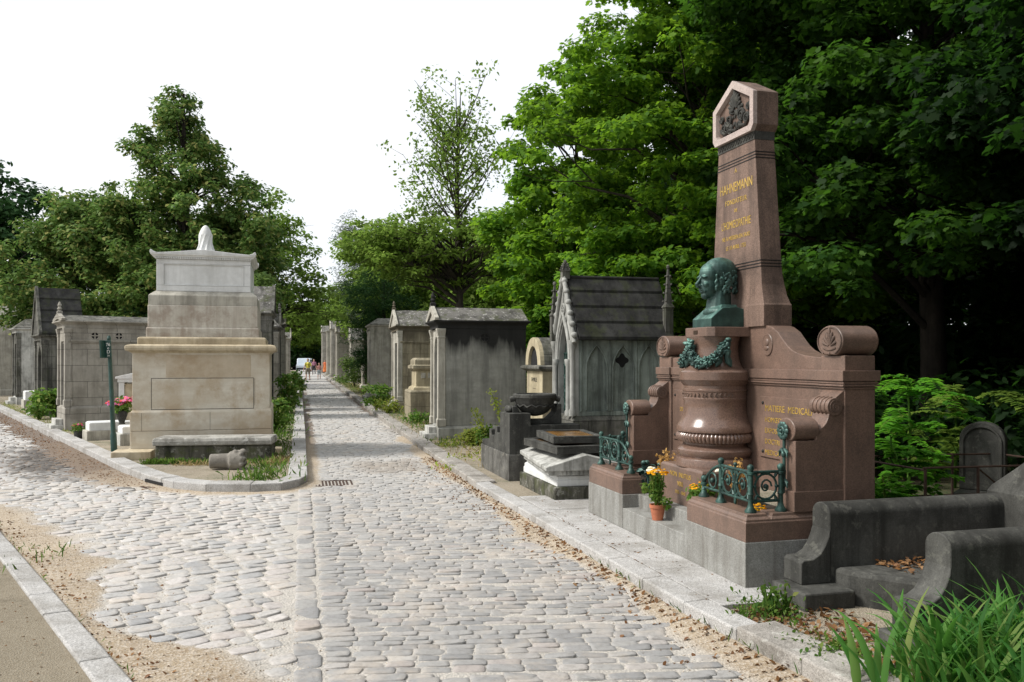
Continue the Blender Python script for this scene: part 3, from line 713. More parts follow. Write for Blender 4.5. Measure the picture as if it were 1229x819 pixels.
# piers' drums with palmettes
def palmette(b, cx, y, cz, s, n=7):
    for i in range(n):
        a = R(-75 + 150 * i / (n - 1)); L = s * (.80 if i != n // 2 else .95)
        p0 = Vector((cx + .12 * s * math.sin(a), y, cz - .38 * s + .1 * s * math.cos(a))); p1 = Vector((cx + L * math.sin(a) * .85, y, cz - .38 * s + L * math.cos(a) * 1.2))
        b.tube([p0, p0.lerp(p1, .5), p0.lerp(p1, .85), p1], [.035 * s, .085 * s, .12 * s, .05 * s], 6)
    b.tube([(cx - .6 * s, y, cz - .5 * s), (cx - .2 * s, y, cz - .62 * s), (cx + .2 * s, y, cz - .62 * s), (cx + .6 * s, y, cz - .5 * s)], .05 * s, 6)
    b.ell((cx, y, cz - .82 * s), (.07 * s, .05 * s, .13 * s), 8, 6)
for sx in (1, -1):
    cx = sx * 1.362
    b = B()
    out = [(cx + .145 * math.cos(R(a)) * 1.0, 1.782 + .112 * math.sin(R(a))) for a in range(-62, 243, 12)]
    b.prism(out, 'y', .755, 1.055)
    d = b.build('pier_drum', M['pink'], mon, bevel=.008, smooth=40)
    c = B(); rim = [(cx + .132 * math.cos(R(a)), .754, 1.782 + .100 * math.sin(R(a))) for a in range(-60, 241, 12)]
    c.tube(rim, .007, 6); palmette(c, cx, .753, 1.79, .115); c.build('palmette', M['pink_rough'], d, smooth=60)
    # wing: from pier to post, stepping down in scrolls
    w0, w1 = sorted((sx * 1.285, sx * 1.478))
    b = B()
    prof = [(.40, .60), (.40, 1.09), (.565, 1.09), (.565, 1.155), (.590, 1.165), (.620, 1.185), (.645, 1.212), (.660, 1.245), (.668, 1.275), (.70, 1.30), (.74, 1.385), (.785, 1.44), (.785, .60)]
    b.prism(prof, 'x', w0, w1)
    b.box(w0 - .008, w1 + .008, .385, .79, .60, .742)
    b.build('wing', M['pink'], mon, bevel=.005)
    # volute roll across the wing
    b = B(); vol = []
    for a in range(0, 360, 15): vol.append((.708 + .062 * math.cos(R(a)), 1.322 + .062 * math.sin(R(a))))
    b.prism(vol, 'x', w0 - .012, w1 + .012)
    b.prism([(.708, 1.384), (.765, 1.425), (.785, 1.44), (.785, 1.33), (.74, 1.30)], 'x', w0 - .010, w1 + .010)
    for q in (.15, .38, .62, .85):
        xx = w0 + (w1 - w0) * q; b.torus((xx, .708, 1.322), .0625, .009, 'x', R(60), R(330), 16, 6)
    v = b.build('volute', M['pink'], mon, bevel=.003, smooth=40)
    c = B()
    for s2 in (1, -1):
        xx = w1 + .012 if s2 > 0 else w0 - .012
        pts = []
        for i in range(30):
            a = i * .42; r_ = .052 - .0016 * i; pts.append((xx, .708 + r_ * math.cos(a), 1.322 + r_ * math.sin(a)))
        c.tube(pts, .0045, 5)
    c.build('spiral', M['pink_rough'], v, smooth=60)
    # post drum
    b = B(); xc = (w0 + w1) / 2
    out = [(xc + .108 * math.cos(R(a)), 1.16 + .085 * math.sin(R(a))) for a in range(-58, 239, 12)]
    b.prism(out, 'y', .388, .585); b.build('post_drum', M['pink'], mon, bevel=.006, smooth=40)
# tablets with inscriptions
for sx, lines in ((1, ["MATIERE  MEDICALE", "HOMŒOPATHIQUE", "EXPOSITION DE LA", "DOCTRINE", "MEDICALE"]), (-1, ["ORGANON", "DE L'ART  DE GUERIR", "TRAITE DES", "MALADIES", "CHRONIQUES"])):
    b = B(); x0, x1 = sorted((sx * .40, sx * 1.19)); b.box(x0, x1, .786, .802, .86, 1.352)
    tb = b.build('tablet', M['pink'], mon, bevel=.004)
    c = B()
    for i, ln in enumerate(lines): text_mb(c, ln, .072 if i == 0 else .058, ((x0 + .08) if sx > 0 else (x1 - .08), .785, 1.235 - i * .088), .0015, align='LEFT' if sx > 0 else 'RIGHT')
    c.build('inscription', M['gold'], tb, recalc=False)
    c = B()
    for (px, pz) in ((x0 + .05, 1.30), (x1 - .05, 1.30), (x0 + .05, .905), (x1 - .05, .905)): c.ell((px, .785, pz), (.014, .010, .014), 10, 6)
    c.each('stud', M['dark_iron'], tb, smooth=60)
    # medallion on the shoulder
    c = B(); cx = sx * .50
    pts = [(cx + .068 * math.cos(a), .798, 1.772 + .082 * math.sin(a)) for a in np.linspace(0, 2 * math.pi, 24)]
    c.tube(pts, .009, 6); c.prism([(cx + .064 * math.cos(a), 1.772 + .078 * math.sin(a)) for a in np.linspace(0, 2 * math.pi, 24)[:-1]], 'y', .792, .802)
    c.ell((cx, .792, 1.79), (.028, .014, .034), 12, 8); c.ell((cx - .01, .792, 1.745), (.036, .01, .02), 12, 8)
    c.build('medallion', M['pink'], mon, smooth=50)
# inscribed block under the column
b = B(); b.loft([(-.385, .385, .27, .80, .416), (-.385, .385, .27, .80, .725), (-.37, .37, .285, .80, .745)])
blk = b.build('pedestal_block', M['pink'], mon, bevel=.004)
c = B()
text_mb(c, "NON  INUTILIS", .058, (0, .2685, .648), .0015); text_mb(c, "VIXI", .058, (0, .2685, .572), .0015); text_mb(c, "1755 - 1843", .040, (0, .2685, .505), .0015)
c.build('inscription', M['gold'], blk, recalc=False)
# the column
b = B()
prof = [(.335, .745), (.335, .80), (.328, .815), (.300, .825), (.308, .835), (.325, .86), (.325, .885), (.308, .905), (.282, .915), (.270, .93), (.272, .945), (.318, .955), (.338, .985), (.338, 1.01), (.318, 1.035), (.330, 1.042), (.333, 1.06), (.32, 1.095), (.294, 1.13), (.276, 1.18), (.268, 1.24), (.266, 1.30), (.272, 1.31), (.272, 1.325), (.268, 1.33), (.270, 1.38), (.276, 1.385), (.276, 1.40), (.268, 1.405), (.268, 1.43), (.285, 1.45), (.300, 1.475), (.305, 1.48), (.305, 1.545), (.292, 1.56), (.25, 1.575), (.225, 1.60), (.205, 1.66), (.195, 1.74), (.200, 1.80), (.215, 1.845)]
b.lathe(prof, 180, (0, .60), flute=.012, nf=60, fl_rng=(.95, 1.036))
b.build('column', M['pink_polished'], mon, smooth=35)
c = B()    # carved frieze band
for i in range(22):
    a = -math.pi + math.pi * i / 21; px, py = .27 * math.cos(a), .60 + .27 * math.sin(a)
    c.torus((px, py, 1.355), .016, .0045, 'x' if abs(math.cos(a)) > .7 else 'y', 0, 2 * math.pi, 8, 4)
c.build('frieze', M['pink_rough'], mon, smooth=60)
b = B(); b.prism([(-.235, .80), (-.235, .47), (-.19, .415), (.19, .415), (.235, .47), (.235, .80)], 'z', 1.845, 1.925)
sl_ = b.build('top_slab', M['pink'], mon, bevel=.005)
c = B(); c.box(-.035, .035, .411, .417, 1.868, 1.90); c.build('nameplate', M['plaque'], sl_)
# bronze garland round the neck of the column
b = B(); g = random.Random(4)
def on_ring(a, r, z): return (r * math.cos(a), .60 + r * math.sin(a), z)
for (a0_, a1_) in ((R(-165), R(-92)), (R(-88), R(-15))):
    for i in range(46):
        t_ = i / 45; a = a0_ + (a1_ - a0_) * t_; sag = math.sin(math.pi * t_); 
        for q in range(6):
            b.ell(on_ring(a + g.uniform(-.05, .05), .235 + .035 * sag + g.uniform(-.02, .03), 1.735 - .115 * sag + g.uniform(-.035, .035)), (g.uniform(.008, .014), g.uniform(.022, .040), g.uniform(.008, .014)), 7, 5, (Matrix.Rotation(g.uniform(0, 6), 3, 'X') @ Matrix.Rotation(g.uniform(0, 6), 3, 'Z')).to_quaternion())
for a in (R(-168), R(-90), R(-12)):
    for i in range(14): b.ell(on_ring(a + g.uniform(-.16, .16), .235 + g.uniform(-.01, .03), 1.775 + g.uniform(-.05, .045)), (g.uniform(.01, .02), g.uniform(.02, .045), g.uniform(.012, .024)), 8, 5, (Matrix.Rotation(g.uniform(0, 6), 3, 'Y') @ Matrix.Rotation(g.uniform(0, 6), 3, 'X')).to_quaternion())
    for s2 in (-1, 1):
        pts = [on_ring(a + s2 * (.05 + .05 * i + .03 * math.sin(i * 1.7)), .24 + .012 * math.sin(i * 2.1), 1.76 - .042 * i) for i in range(5)]
        b.tube(pts, [.022, .03, .026, .032, .008], 6)
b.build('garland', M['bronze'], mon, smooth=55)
# obelisk
b = B()
b.loft([(-.475, .475, .778, 1.04, 1.925), (-.475, .475, .778, 1.04, 2.10), (-.465, .465, .782, 1.035, 2.115), (-.440, .440, .789, 1.02, 2.18), (-.415, .415, .795, 1.01, 2.27), (-.402, .402, .799, 1.0, 2.36), (-.396, .396, .80, .998, 2.41), (-.30, .30, .80, .985, 3.50)])
ob = b.build('obelisk', M['pink_rough'], mon, bevel=.004)
c = B()
for z in (2.42, 2.445, 2.47):
    w = .396 - (z - 2.41) * .088 + .003; c.box(-w, w, .7965, 1.001, z, z + .007)
for z in (3.335, 3.36, 3.385):
    w = .396 - (z - 2.41) * .088 + .003; c.box(-w, w, .7965, .99, z, z + .007)
c.each('groove_line', M['dark_iron'], ob)
c = B(); c.box(-.304, .304, .794, .99, 3.49, 3.562); c.build('relief_band', M['dark_granite'], ob, bevel=.003)
c = B(); g = random.Random(8)
for i in range(13):
    x = -.27 + .045 * i; c.torus((x, .792, 3.526), .015, .005, 'y', 0, 2 * math.pi, 8, 4); c.tube([(x, .792, 3.505), (x + .022, .790, 3.527), (x + .03, .792, 3.545)], .0045, 5)
c.build('relief', M['dark_granite'], ob, smooth=60)
# pentagonal head
b = B()
outl = [(-.30, 3.56), (.30, 3.56), (.338, 3.61), (.338, 3.885), (0, 4.068), (-.338, 3.885), (-.338, 3.61)]
inn = [(-.258, 3.615), (.258, 3.615), (.282, 3.645), (.282, 3.85), (0, 4.0), (-.282, 3.85), (-.282, 3.645)]
b.prism(outl, 'y', .80, 1.0)
n5 = len(outl); vs = [(x, .762, z) for x, z in outl] + [(x, .762, z) for x, z in inn] + [(x * .97, .799, 3.8 + (z - 3.8) * .97) for x, z in inn] + [(x, .8005, z) for x, z in outl]
fs = []
for i in range(n5):
    j = (i + 1) % n5; fs += [(i, j, n5 + j, n5 + i), (n5 + i, n5 + j, 2 * n5 + j, 2 * n5 + i), (3 * n5 + i, 3 * n5 + j, j, i)]
hd = b.build('obelisk_head', M['pink_rough'], mon, bevel=.003)
b = B(); b.add(vs, fs); b.build('head_frame', M['pink_lit'], hd, bevel=.003)
c = B(); g = random.Random(5)
palmette(c, 0, .79, 3.885, .15, 9)
for s2 in (-1, 1):
    for (cx, cz, r_) in ((.10, 3.75, .055), (.19, 3.70, .045), (.07, 3.665, .035), (.22, 3.79, .03)):
        pts = []
        for i in range(22): a = i * .5 + (0 if s2 > 0 else math.pi); rr = r_ * (1 - i / 26); pts.append((s2 * cx + rr * math.cos(a * s2), .788, cz + rr * math.sin(a)))
        c.tube(pts, [.013 - .0003 * i for i in range(22)], 6)
    c.tube([(0, .788, 3.64), (s2 * .08, .785, 3.66), (s2 * .17, .785, 3.645), (s2 * .235, .788, 3.70)], [.012, .016, .015, .006], 6)
for i in range(24): c.ell((g.uniform(-.13, .13), .792, g.uniform(3.65, 3.84)), (g.uniform(.012, .03), .012, g.uniform(.012, .03)), 7, 5)
c.build('relief', M['dark_granite'], hd, smooth=60)
# gold lettering on the shaft
c = B(); yy = .7985
for (s_, sz, z, sp, sx_) in (("A", .055, 3.275, 1, 1), ("HAHNEMANN", .118, 3.115, 1.0, .72), ("FONDATEUR", .062, 3.01, 1.05, .95), ("DE", .04, 2.935, 1, 1), ("L'HOMŒOPATHIE", .098, 2.80, 1.0, .62), ("NE A MEISSEN EN SAXE", .05, 2.70, 1.05, .85), ("LE 10 AVRIL 1755", .05, 2.615, 1.05, .85)):
    text_mb(c, s_, sz, (0, yy, z), .0015, spacing=sp, sx=sx_)
c.build('inscription', M['gold'], ob, recalc=False)

# bronze railings: posts, rails and rings
def rail_post(b, x, y, z0, z1, r=.017):
    h = z1 - z0
    prof = [(r * 2.4, z0), (r * 2.4, z0 + .012), (r * 1.4, z0 + .035), (r, z0 + .06), (r, z0 + h * .35), (r * 1.35, z0 + h * .38), (r, z0 + h * .42), (r, z1 - .075), (r * 1.5, z1 - .07), (r * 1.5, z1 - .055), (r * .9, z1 - .05), (r * 1.4, z1 - .03), (r * 1.35, z1 - .012), (r * .5, z1)]
    b.lathe(prof, 12, (x, y))
def panel(b, p, q, z0, z1, n):
    p = Vector((p[0], p[1], 0)); q = Vector((q[0], q[1], 0)); d = (q - p); L = d.length; d.normalize()
    at = lambda s, z: (p.x + d.x * s, p.y + d.y * s, z)
    for z in (z0, z1): b.tube([at(0, z), at(L, z)], .011, 8)
    for k in range(n):
        s0 = L * (k + .5) / n; rr = min(L / n, z1 - z0) * .42
        b.tube([at(s0 + rr * math.cos(a), (z0 + z1) / 2 + (z1 - z0) * .44 * math.sin(a)) for a in np.linspace(0, 2 * math.pi, 20)], .0085, 6)
        b.tube([at(s0 + rr * (1 - .06 * i) * .55 * math.cos(i * .6), (z0 + z1) / 2 + (z1 - z0) * .27 * (1 - .06 * i) * math.sin(i * .6)) for i in range(12)], .007, 5)
        b.ell(at(s0, (z0 + z1) / 2), .019, 8, 6)
        for sg in (-1, 1):
            b.ell(at(s0 + sg * rr, (z0 + z1) / 2), .014, 8, 6); b.tube([at(s0 + sg * rr * .98, z1 - .012), at(s0 + sg * rr * .8, z1 - .045)], [.014, .005], 6); b.tube([at(s0 + sg * rr * .98, z0 + .012), at(s0 + sg * rr * .8, z0 + .045)], [.014, .005], 6)
        if k: b.tube([at(L * k / n, z0 - .03), at(L * k / n, z1 + .02)], [.011, .009], 6); b.ell(at(L * k / n, z1 + .03), .016, 8, 6); b.ell(at(L * k / n, z0 - .035), (.012, .012, .02), 8, 6)
for sx in (1, -1):
    r_ = empty('railing', (0, 0, 0)); r_.parent = mon
    b = B()
    rail_post(b, sx * 1.40, .10, .60, .93); rail_post(b, sx * 1.40, .335, .60, .93); rail_post(b, sx * .97, .115, .60, .93); rail_post(b, sx * .70, .12, .60, .765)
    b.each('post', M['bronze_dark'], r_, smooth=50)
    b = B()
    panel(b, (sx * 1.40, .10), (sx * .97, .115), .675, .875, 2); panel(b, (sx * 1.40, .10), (sx * 1.40, .335), .675, .875, 1)
    # curved end panel
    arc = [(sx * (.97 - .27 * t_), .117, .70 + .165 * math.cos(t_ * 1.45)) for t_ in np.linspace(0, 1, 12)]
    b.tube(arc, .011, 8); b.tube([(sx * .97, .117, .675), (sx * .70, .12, .675)], .011, 8)
    b.tube([(sx * .84 + .055 * math.cos(a), .118, .745 + .055 * math.sin(a)) for a in np.linspace(0, 6.3, 16)], .008, 6); b.ell((sx * .84, .118, .745), .02, 8, 6)
    b.build('scroll_panel', M['bronze_dark'], r_, smooth=50)
    # tall flower finial against the post of the wing
    b = B(); x = sx * 1.385; y = .372
    b.tube([(x, .335, .875), (x, y, .88), (x, y, 1.16)], .012, 8); b.tube([(x, y, .72), (x, y, .88)], [.006, .014], 6)
    for i in range(10):
        a = i * math.pi / 5; b.ell((x + .045 * math.cos(a), y - .012, 1.155 + .045 * math.sin(a)), (.022, .012, .022), 8, 5)
    b.torus((x, y - .02, 1.155), .026, .008, 'y', n=14); b.ell((x, y - .025, 1.155), .014, 8, 6)
    for z in (.99, .78):
        for s2 in (-1, 1): b.tube([(x, y, z), (x + s2 * .022, y - .006, z + .035), (x + s2 * .045, y - .006, z + .015), (x + s2 * .045, y - .006, z - .018)], [.012, .013, .011, .005], 6)
        b.ell((x, y - .004, z), (.018, .018, .024), 8, 6)
    b.build('flower_finial', M['bronze'], r_, smooth=50)

# ------------------------------------------------------------------ bust
bu = empty('bronze_bust', (MO.x + .964 * .60, MO.y + .265 * .60, 1.925), RZ, 'green weathered bronze bust of a bald old man gazing towards the road, on the column', 'bust')
b = MB()   # local origin: column axis, top of slab
hc = .385
b.ell((0, .045, hc + .105), (.118, .150, .118), 24, 16)        # cranium
b.ell((0, -.055, hc + .07), (.094, .085, .105), 20, 14)       # forehead
b.ell((0, -.060, hc - .02), (.082, .082, .115), 20, 14)       # face
b.ell((0, .02, hc - .01), (.100, .11, .11), 20, 14)
b.ell((0, -.095, hc - .108), (.042, .036, .034), 14, 10)      # chin
b.ell((0, -.05, hc - .085), (.066, .07, .05), 16, 10)         # jaw
for s2 in (-1, 1):
    b.ell((s2 * .040, -.128, hc + .050), (.040, .020, .012), 12, 8, Matrix.Rotation(s2 * .2, 3, 'Y').to_quaternion())   # brow
    b.ell((s2 * .048, -.112, hc - .018), (.026, .026, .024), 12, 8)                    # cheekbone
    b.ell((s2 * .036, -.112, hc + .026), (.018, .014, .010), 10, 8)                    # eye
    b.ell((s2 * .102, .01, hc + .005), (.014, .028, .042), 12, 8)                      # ear
    b.capsule((s2 * .022, -.140, hc - .035), (s2 * .042, -.118, hc - .075), .009, .012, 8)   # fold
    b.capsule((s2 * .03, -.02, hc - .11), (s2 * .03, -.03, .16), .034, .04, 10)
b.tube([(0, -.135, hc + .045), (0, -.152, hc + .015), (0, -.176, hc - .015), (0, -.165, hc - .030), (0, -.135, hc - .036)], [.012, .014, .018, .020, .012], 10)   # nose
for s2 in (-1, 1): b.ell((s2 * .016, -.150, hc - .026), (.012, .016, .011), 8, 6)
b.ell((0, -.136, hc - .062), (.028, .013, .008), 12, 8); b.ell((0, -.132, hc - .079), (.024, .013, .008), 12, 8)
b.capsule((0, .045, hc - .06), (0, .03, .12), .092, .115, 16)
b.ell((0, .03, .13), (.155, .125, .075), 20, 10)
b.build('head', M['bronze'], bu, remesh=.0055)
b = MB(); g = random.Random(12)
for i in range(170):
    a = g.uniform(-.5, math.pi + .5); zz = g.uniform(-.085, .13)
    if zz > .08 and math.sin(a) < .1: continue
    q_ = Matrix.Rotation(g.uniform(0, 6), 3, 'X') @ Matrix.Rotation(a, 3, 'Z')
    b.ell((.112 * math.cos(a) * (1 - .25 * max(0, zz - .05) / .1), .050 + .130 * math.sin(a), hc + zz), (g.uniform(.010, .018), g.uniform(.020, .036), g.uniform(.010, .016)), 8, 6, q_.to_quaternion())
for s2 in (-1, 1):
    for i in range(9): b.ell((s2 * (.092 + g.uniform(0, .012)), -.040 + g.uniform(-.012, .02), hc - .06 + i * .014), (.012, .014, .02), 7, 5)
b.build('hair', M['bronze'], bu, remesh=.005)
b = MB()
b.prism([(-.13, 0), (-.13, .075), (-.02, .165), (.10, .175), (.19, .155), (.19, 0)], 'x', -.165, .165)
b.loft([(-.14, .14, -.03, .15, .15), (-.115, .115, -.005, .14, .195)])
hm = b.build('herm_base', M['bronze'], bu, bevel=.006)

# ------------------------------------------------------------------ flowers by the monument
def loc_m(x, y, z): p = MO + Vector((.265, -.964)) * x + vv * y; return (p.x, p.y, z)
pot = empty('potted_chrysanthemum', loc_m(0.0, .06, .298), 0, 'leggy orange-yellow potted flowers in a terracotta pot on the grey step', 'flower pot')
b = MB(); b.lathe([(.045, 0), (.062, .10), (.068, .103), (.070, .13), (.062, .13), (.058, .118), (.05, .115)], 24); b.build('pot', M['terracotta'], pot, smooth=40)
g = np.random.default_rng(3)
P, N = merge_cloud([clump((g.normal() * .03, g.normal() * .03, z), .055, 60, g, 1.1, .3) for z in np.linspace(.15, .35, 8)]); leaves_mesh('foliage', P, N, .034, 'oval', M['weed'], pot, 2)
b = MB()
for i in range(9): a = i * .7; b.tube([(.02 * math.cos(a), .02 * math.sin(a), .11), (.04 * math.cos(a), .04 * math.sin(a), .26), (.055 * math.cos(a), .055 * math.sin(a), .38)], .003, 5)
b.build('stem', M['weed'], pot)
def blooms(root, c, r, n, mat, size=.028, sd=1, flat=.5):
    g = np.random.default_rng(sd); Ps = []; Ns = []
    for i in range(n):
        d = g.normal(size=3); d[2] = abs(d[2]) * flat + .1; d /= np.linalg.norm(d); p = np.array(c) + d * r * (.6 + .4 * g.random()) * np.array([1, 1, .6])
        for q in range(9):
            a = q * .7; e = np.array([math.cos(a), math.sin(a), .5]); Ps.append(p + e * size * .3); Ns.append(d + e * .8)
    return leaves_mesh('blossom', np.array(Ps), np.array(Ns), size * .62, 'quad', mat, root, sd)
blooms(pot, (0, 0, .385), .095, 46, M['yellow_fl'], sd=4)
pot2 = empty('yellow_flowers', loc_m(.44, .22, .417), 0, 'bushy orange-yellow flowers in a low pot beside the inscribed pedestal block', 'flower pot')
b = MB(); b.lathe([(.04, 0), (.055, .08), (.06, .09), (.052, .09), (.05, .075)], 20); b.build('pot', M['terracotta'], pot2, smooth=40)
g = np.random.default_rng(4)
P, N = merge_cloud([clump((g.normal() * .03, g.normal() * .03, z), .075, 70, g, .9, .4) for z in np.linspace(.10, .19, 5)]); leaves_mesh('foliage', P, N, .045, 'oval', M['weed'], pot2, 2); blooms(pot2, (0, 0, .20), .085, 34, M['yellow_fl'], sd=6)
pot3 = empty('yellow_pansies', loc_m(1.17, .30, .50), 0, 'small low yellow flowers inside the nearest bronze railing', 'flowers')
g = np.random.default_rng(5); P, N = clump((0, 0, .04), .09, 110, g, .5, .4); leaves_mesh('foliage', P, N, .04, 'oval', M['weed'], pot3, 2); blooms(pot3, (0, 0, .07), .075, 22, M['yellow_fl'], sd=7, flat=.9)
def plume(label, x, y, z, h, sd):
    r = empty('dry_plume', loc_m(x, y, z), 0, label, 'dried flowers'); g = np.random.default_rng(sd); Ps = []; Ns = []; b = MB()
    for i in range(7):
        a = g.random() * 6.3; tip = np.array([.07 * math.cos(a), .07 * math.sin(a), h * (.7 + .3 * g.random())]); b.tube([(0, 0, 0), tuple(tip * .5 * np.array([.6, .6, 1])), tuple(tip)], .0025, 4)
        for q in range(30): tt = .45 + .55 * g.random(); Ps.append(tip * tt + g.normal(size=3) * .012); Ns.append(g.normal(size=3))
    b.build('stem', M['straw_plume'], r); leaves_mesh('plume', np.array(Ps), np.array(Ns), .03, 'quad', M['straw_plume'], r, sd)
plume('tan feathery dried plumes standing left of the column foot', -.44, .36, .417, .44, 31)
plume('tan feathery dried plumes rising behind the nearest bronze railing', .80, .34, .50, .42, 32)
wf = empty('white_flowers', loc_m(.46, .36, .417), 0, 'pale cream artificial blooms right of the inscribed block, behind the yellow flowers', 'flowers')
b = MB(); b.tube([(0, 0, 0), (.02, 0, .2), (.03, -.02, .33)], .006, 5); b.build('stem', M['weed'], wf); blooms(wf, (.03, -.02, .33), .05, 18, M['white_fl'], .04, 8, .9)
wf = empty('white_flowers', loc_m(-.48, .20, .417), 0, 'pale cream blooms at the left foot of the inscribed block', 'flowers')
b = MB(); b.tube([(0, 0, 0), (.02, 0, .1), (.03, -.02, .2)], .006, 5); b.build('stem', M['weed'], wf); blooms(wf, (.03, -.02, .22), .07, 20, M['white_fl'], .04, 9, .9)
br = empty('bronze_spray', loc_m(-.60, .26, .417), 0, 'spray of green bronze leaves and roses left of the pedestal block', 'ornament')
g = np.random.default_rng(9); b = MB()
Ps = []; Ns = []
for i in range(7):
    a = g.random() * 6.3; tip = (.10 * math.cos(a), .06 * math.sin(a), .16 + .15 * g.random()); b.tube([(0, 0, 0), (tip[0] * .4, tip[1] * .4, tip[2] * .6), tip], .006, 5); b.ell(tip, (.026, .024, .022), 8, 6)
    for q in range(6): Ps.append(np.array(tip) * (.5 + .5 * g.random()) + g.normal(size=3) * .02); Ns.append(g.normal(size=3) + [0, 0, .6])
b.build('stem', M['bronze'], br, smooth=60); leaves_mesh('leaf', np.array(Ps), np.array(Ns), .075, 'oval', M['bronze'], br, 3)
GZ = .085
def frame_rz(rz): return Vector((math.cos(rz), math.sin(rz), 0)), Vector((-math.sin(rz), math.cos(rz), 0))
def at_corner(c, rz, near, w): ex, _ = frame_rz(rz); return (c[0] - ex.x * near * w / 2, c[1] - ex.y * near * w / 2, GZ)
def NB():
    m = MB(); m.M = Matrix.Translation((0, 0, -GZ)); return m
RR = math.atan2(-.97, .24)      # tombs on the right of the long lane
RL = math.atan2(.97, -.24)      # tombs on its left
RS = math.atan2(-.809, .588)    # tombs along the short lane on the left

# ================================================================== big pale tomb on the corner
ct = empty('corner_tomb', (-5.06 + .0, 13.88, GZ), R(15), 'tall stepped pale limestone tomb with white marble top, between the two lanes', 'tomb')
def lv(hw, y0, z, y1=None): return (-hw, hw, y0, (2.3 - y0 if y1 is None else y1), z)
b = NB(); b.box(-1.30, -.72, -.42, .05, .08, .215); b.box(.98, 1.26, -.25, .05, .08, .20); b.box(-1.12, 1.12, -.03, 2.33, .07, .22); b.each('footing', M['lime_warm'], ct, bevel=.012)
b = NB(); b.loft([lv(1.09, 0, .22), lv(1.09, 0, .50)]); b.loft([lv(1.092, -.002, .503), lv(1.092, -.002, .80), lv(1.07, .02, .835)]); b.build('plinth', M['lime'], ct, bevel=.008)
b = NB(); b.loft([lv(1.06, .03, .83), lv(1.06, .03, 1.74), lv(1.075, .015, 1.765)])
bd = b.build('body', M['lime'], ct, bevel=.006)
b = NB(); b.box(-.56, .76, .0272, .06, 1.362, 1.732); b.build('stained_course', M['lime_stained'], bd, bevel=.004)
b = NB()   # incised panel
for (x0, x1, z0, z1) in ((-.78, .80, .84, .848), (-.78, .80, 1.345, 1.353), (-.78, -.772, .84, 1.353), (.80, .808, .84, 1.353)): b.box(x0, x1, .0285, .04, z0, z1)
for (x0, z0, z1) in ((-.92, .505, .795), (.12, .505, .795), (.82, .90, 1.345)): b.box(x0, x0 + .004, -.0035 if z0 < .6 else .0285, .04, z0, z1)
b.build('panel_joint', M['dark_iron'], bd)
b = NB(); b.loft([lv(1.08, .01, 1.76), lv(1.10, -.01, 1.785), lv(1.155, -.065, 1.80), lv(1.165, -.075, 1.84), lv(1.155, -.065, 1.88), lv(1.08, .0, 1.90)]); b.build('cornice', M['lime_warm'], ct, bevel=.01)
b = NB(); b.loft([lv(1.0, .10, 1.89), lv(1.0, .10, 2.0), lv(.98, .12, 2.02), lv(.90, .2, 2.025)]); b.build('upper_step', M['lime_warm'], ct, bevel=.015)
b = NB(); b.loft([lv(.885, .215, 2.015), lv(.885, .215, 2.17), lv(.868, .23, 2.185)]); b.build('sarcophagus_base', M['lime_grey'], ct, bevel=.01)
b = NB(); b.loft([lv(.862, .236, 2.18), lv(.862, .236, 2.55)]); b.build('rough_course', M['lime_grey'], ct, bevel=.012)
b = NB(); b.loft([lv(.852, .246, 2.55), lv(.852, .246, 2.71), lv(.84, .258, 2.725), lv(.78, .32, 2.775), lv(.755, .345, 2.79)]); b.build('plinth_course', M['lime_grey'] if False else M['ashlar_pale'], ct, bevel=.008)
b = NB(); b.loft([lv(.745, .355, 2.785), lv(.745, .355, 3.32)]); 
sar = b.build('sarcophagus', M['marble'], ct, bevel=.006)
b = NB()   # raised frame on the marble
for (x0, x1, z0, z1) in ((-.745, .745, 2.79, 2.885), (-.745, .745, 3.245, 3.32), (-.745, -.635, 2.885, 3.245), (.635, .745, 2.885, 3.245)): b.box(x0 + .003, x1 - .003, .338, .357, z0 + .002, z1 - .002)
for (x0, x1, z0, z1) in ((-.635, .635, 2.885, 2.897), (-.635, .635, 3.233, 3.245), (-.635, -.623, 2.897, 3.233), (.623, .635, 2.897, 3.233)): b.box(x0, x1, .334, .357, z0, z1)
b.build('panel_frame', M['marble'], sar, bevel=.003)
b = NB(); b.loft([lv(.76, .34, 3.32), lv(.765, .335, 3.345), lv(.80, .30, 3.355), lv(.80, .30, 3.37), lv(.825, .275, 3.385), lv(.83, .27, 3.41)])
b.prism([(-.83, 3.41), (-.5, 3.435), (0, 3.485), (.5, 3.435), (.83, 3.41)], 'y', .272, 2.028)
for s2 in (-1, 1):
    for y_ in (.27, 1.90): b.prism([(s2 * .72, 3.415), (s2 * .78, 3.44), (s2 * .81, 3.465), (s2 * .832, 3.46), (s2 * .836, 3.41), (s2 * .80, 3.40)], 'y', y_ - .006, y_ + .13)
lid = b.build('lid', M['marble_dirty'] if False else M['marble'], ct, bevel=.006)
b = NB()
for i in range(44): x = -.745 + i * 1.49 / 43; b.box(x - .010, x + .010, .300, .345, 3.325, 3.35)
b.build('dentils', M['marble'], lid)
b = NB(); g = random.Random(6)    # draped urn
b.lathe([(.15, 3.47), (.13, 3.50), (.105, 3.56), (.098, 3.64), (.106, 3.72), (.108, 3.78), (.088, 3.84), (.062, 3.89), (.036, 3.925), (.010, 3.94)], 36, (0, .62))
for i in range(9):
    a = i * 2 * math.pi / 9; b.tube([(.14 * math.cos(a), .62 + .14 * math.sin(a), 3.485), (.10 * math.cos(a + .2), .62 + .10 * math.sin(a + .2), 3.62), (.104 * math.cos(a + .6), .62 + .104 * math.sin(a + .6), 3.76), (.045 * math.cos(a + .9), .62 + .045 * math.sin(a + .9), 3.90)], [.022, .018, .016, .008], 6)
b.build('draped_urn', M['marble'], ct, remesh=.009)

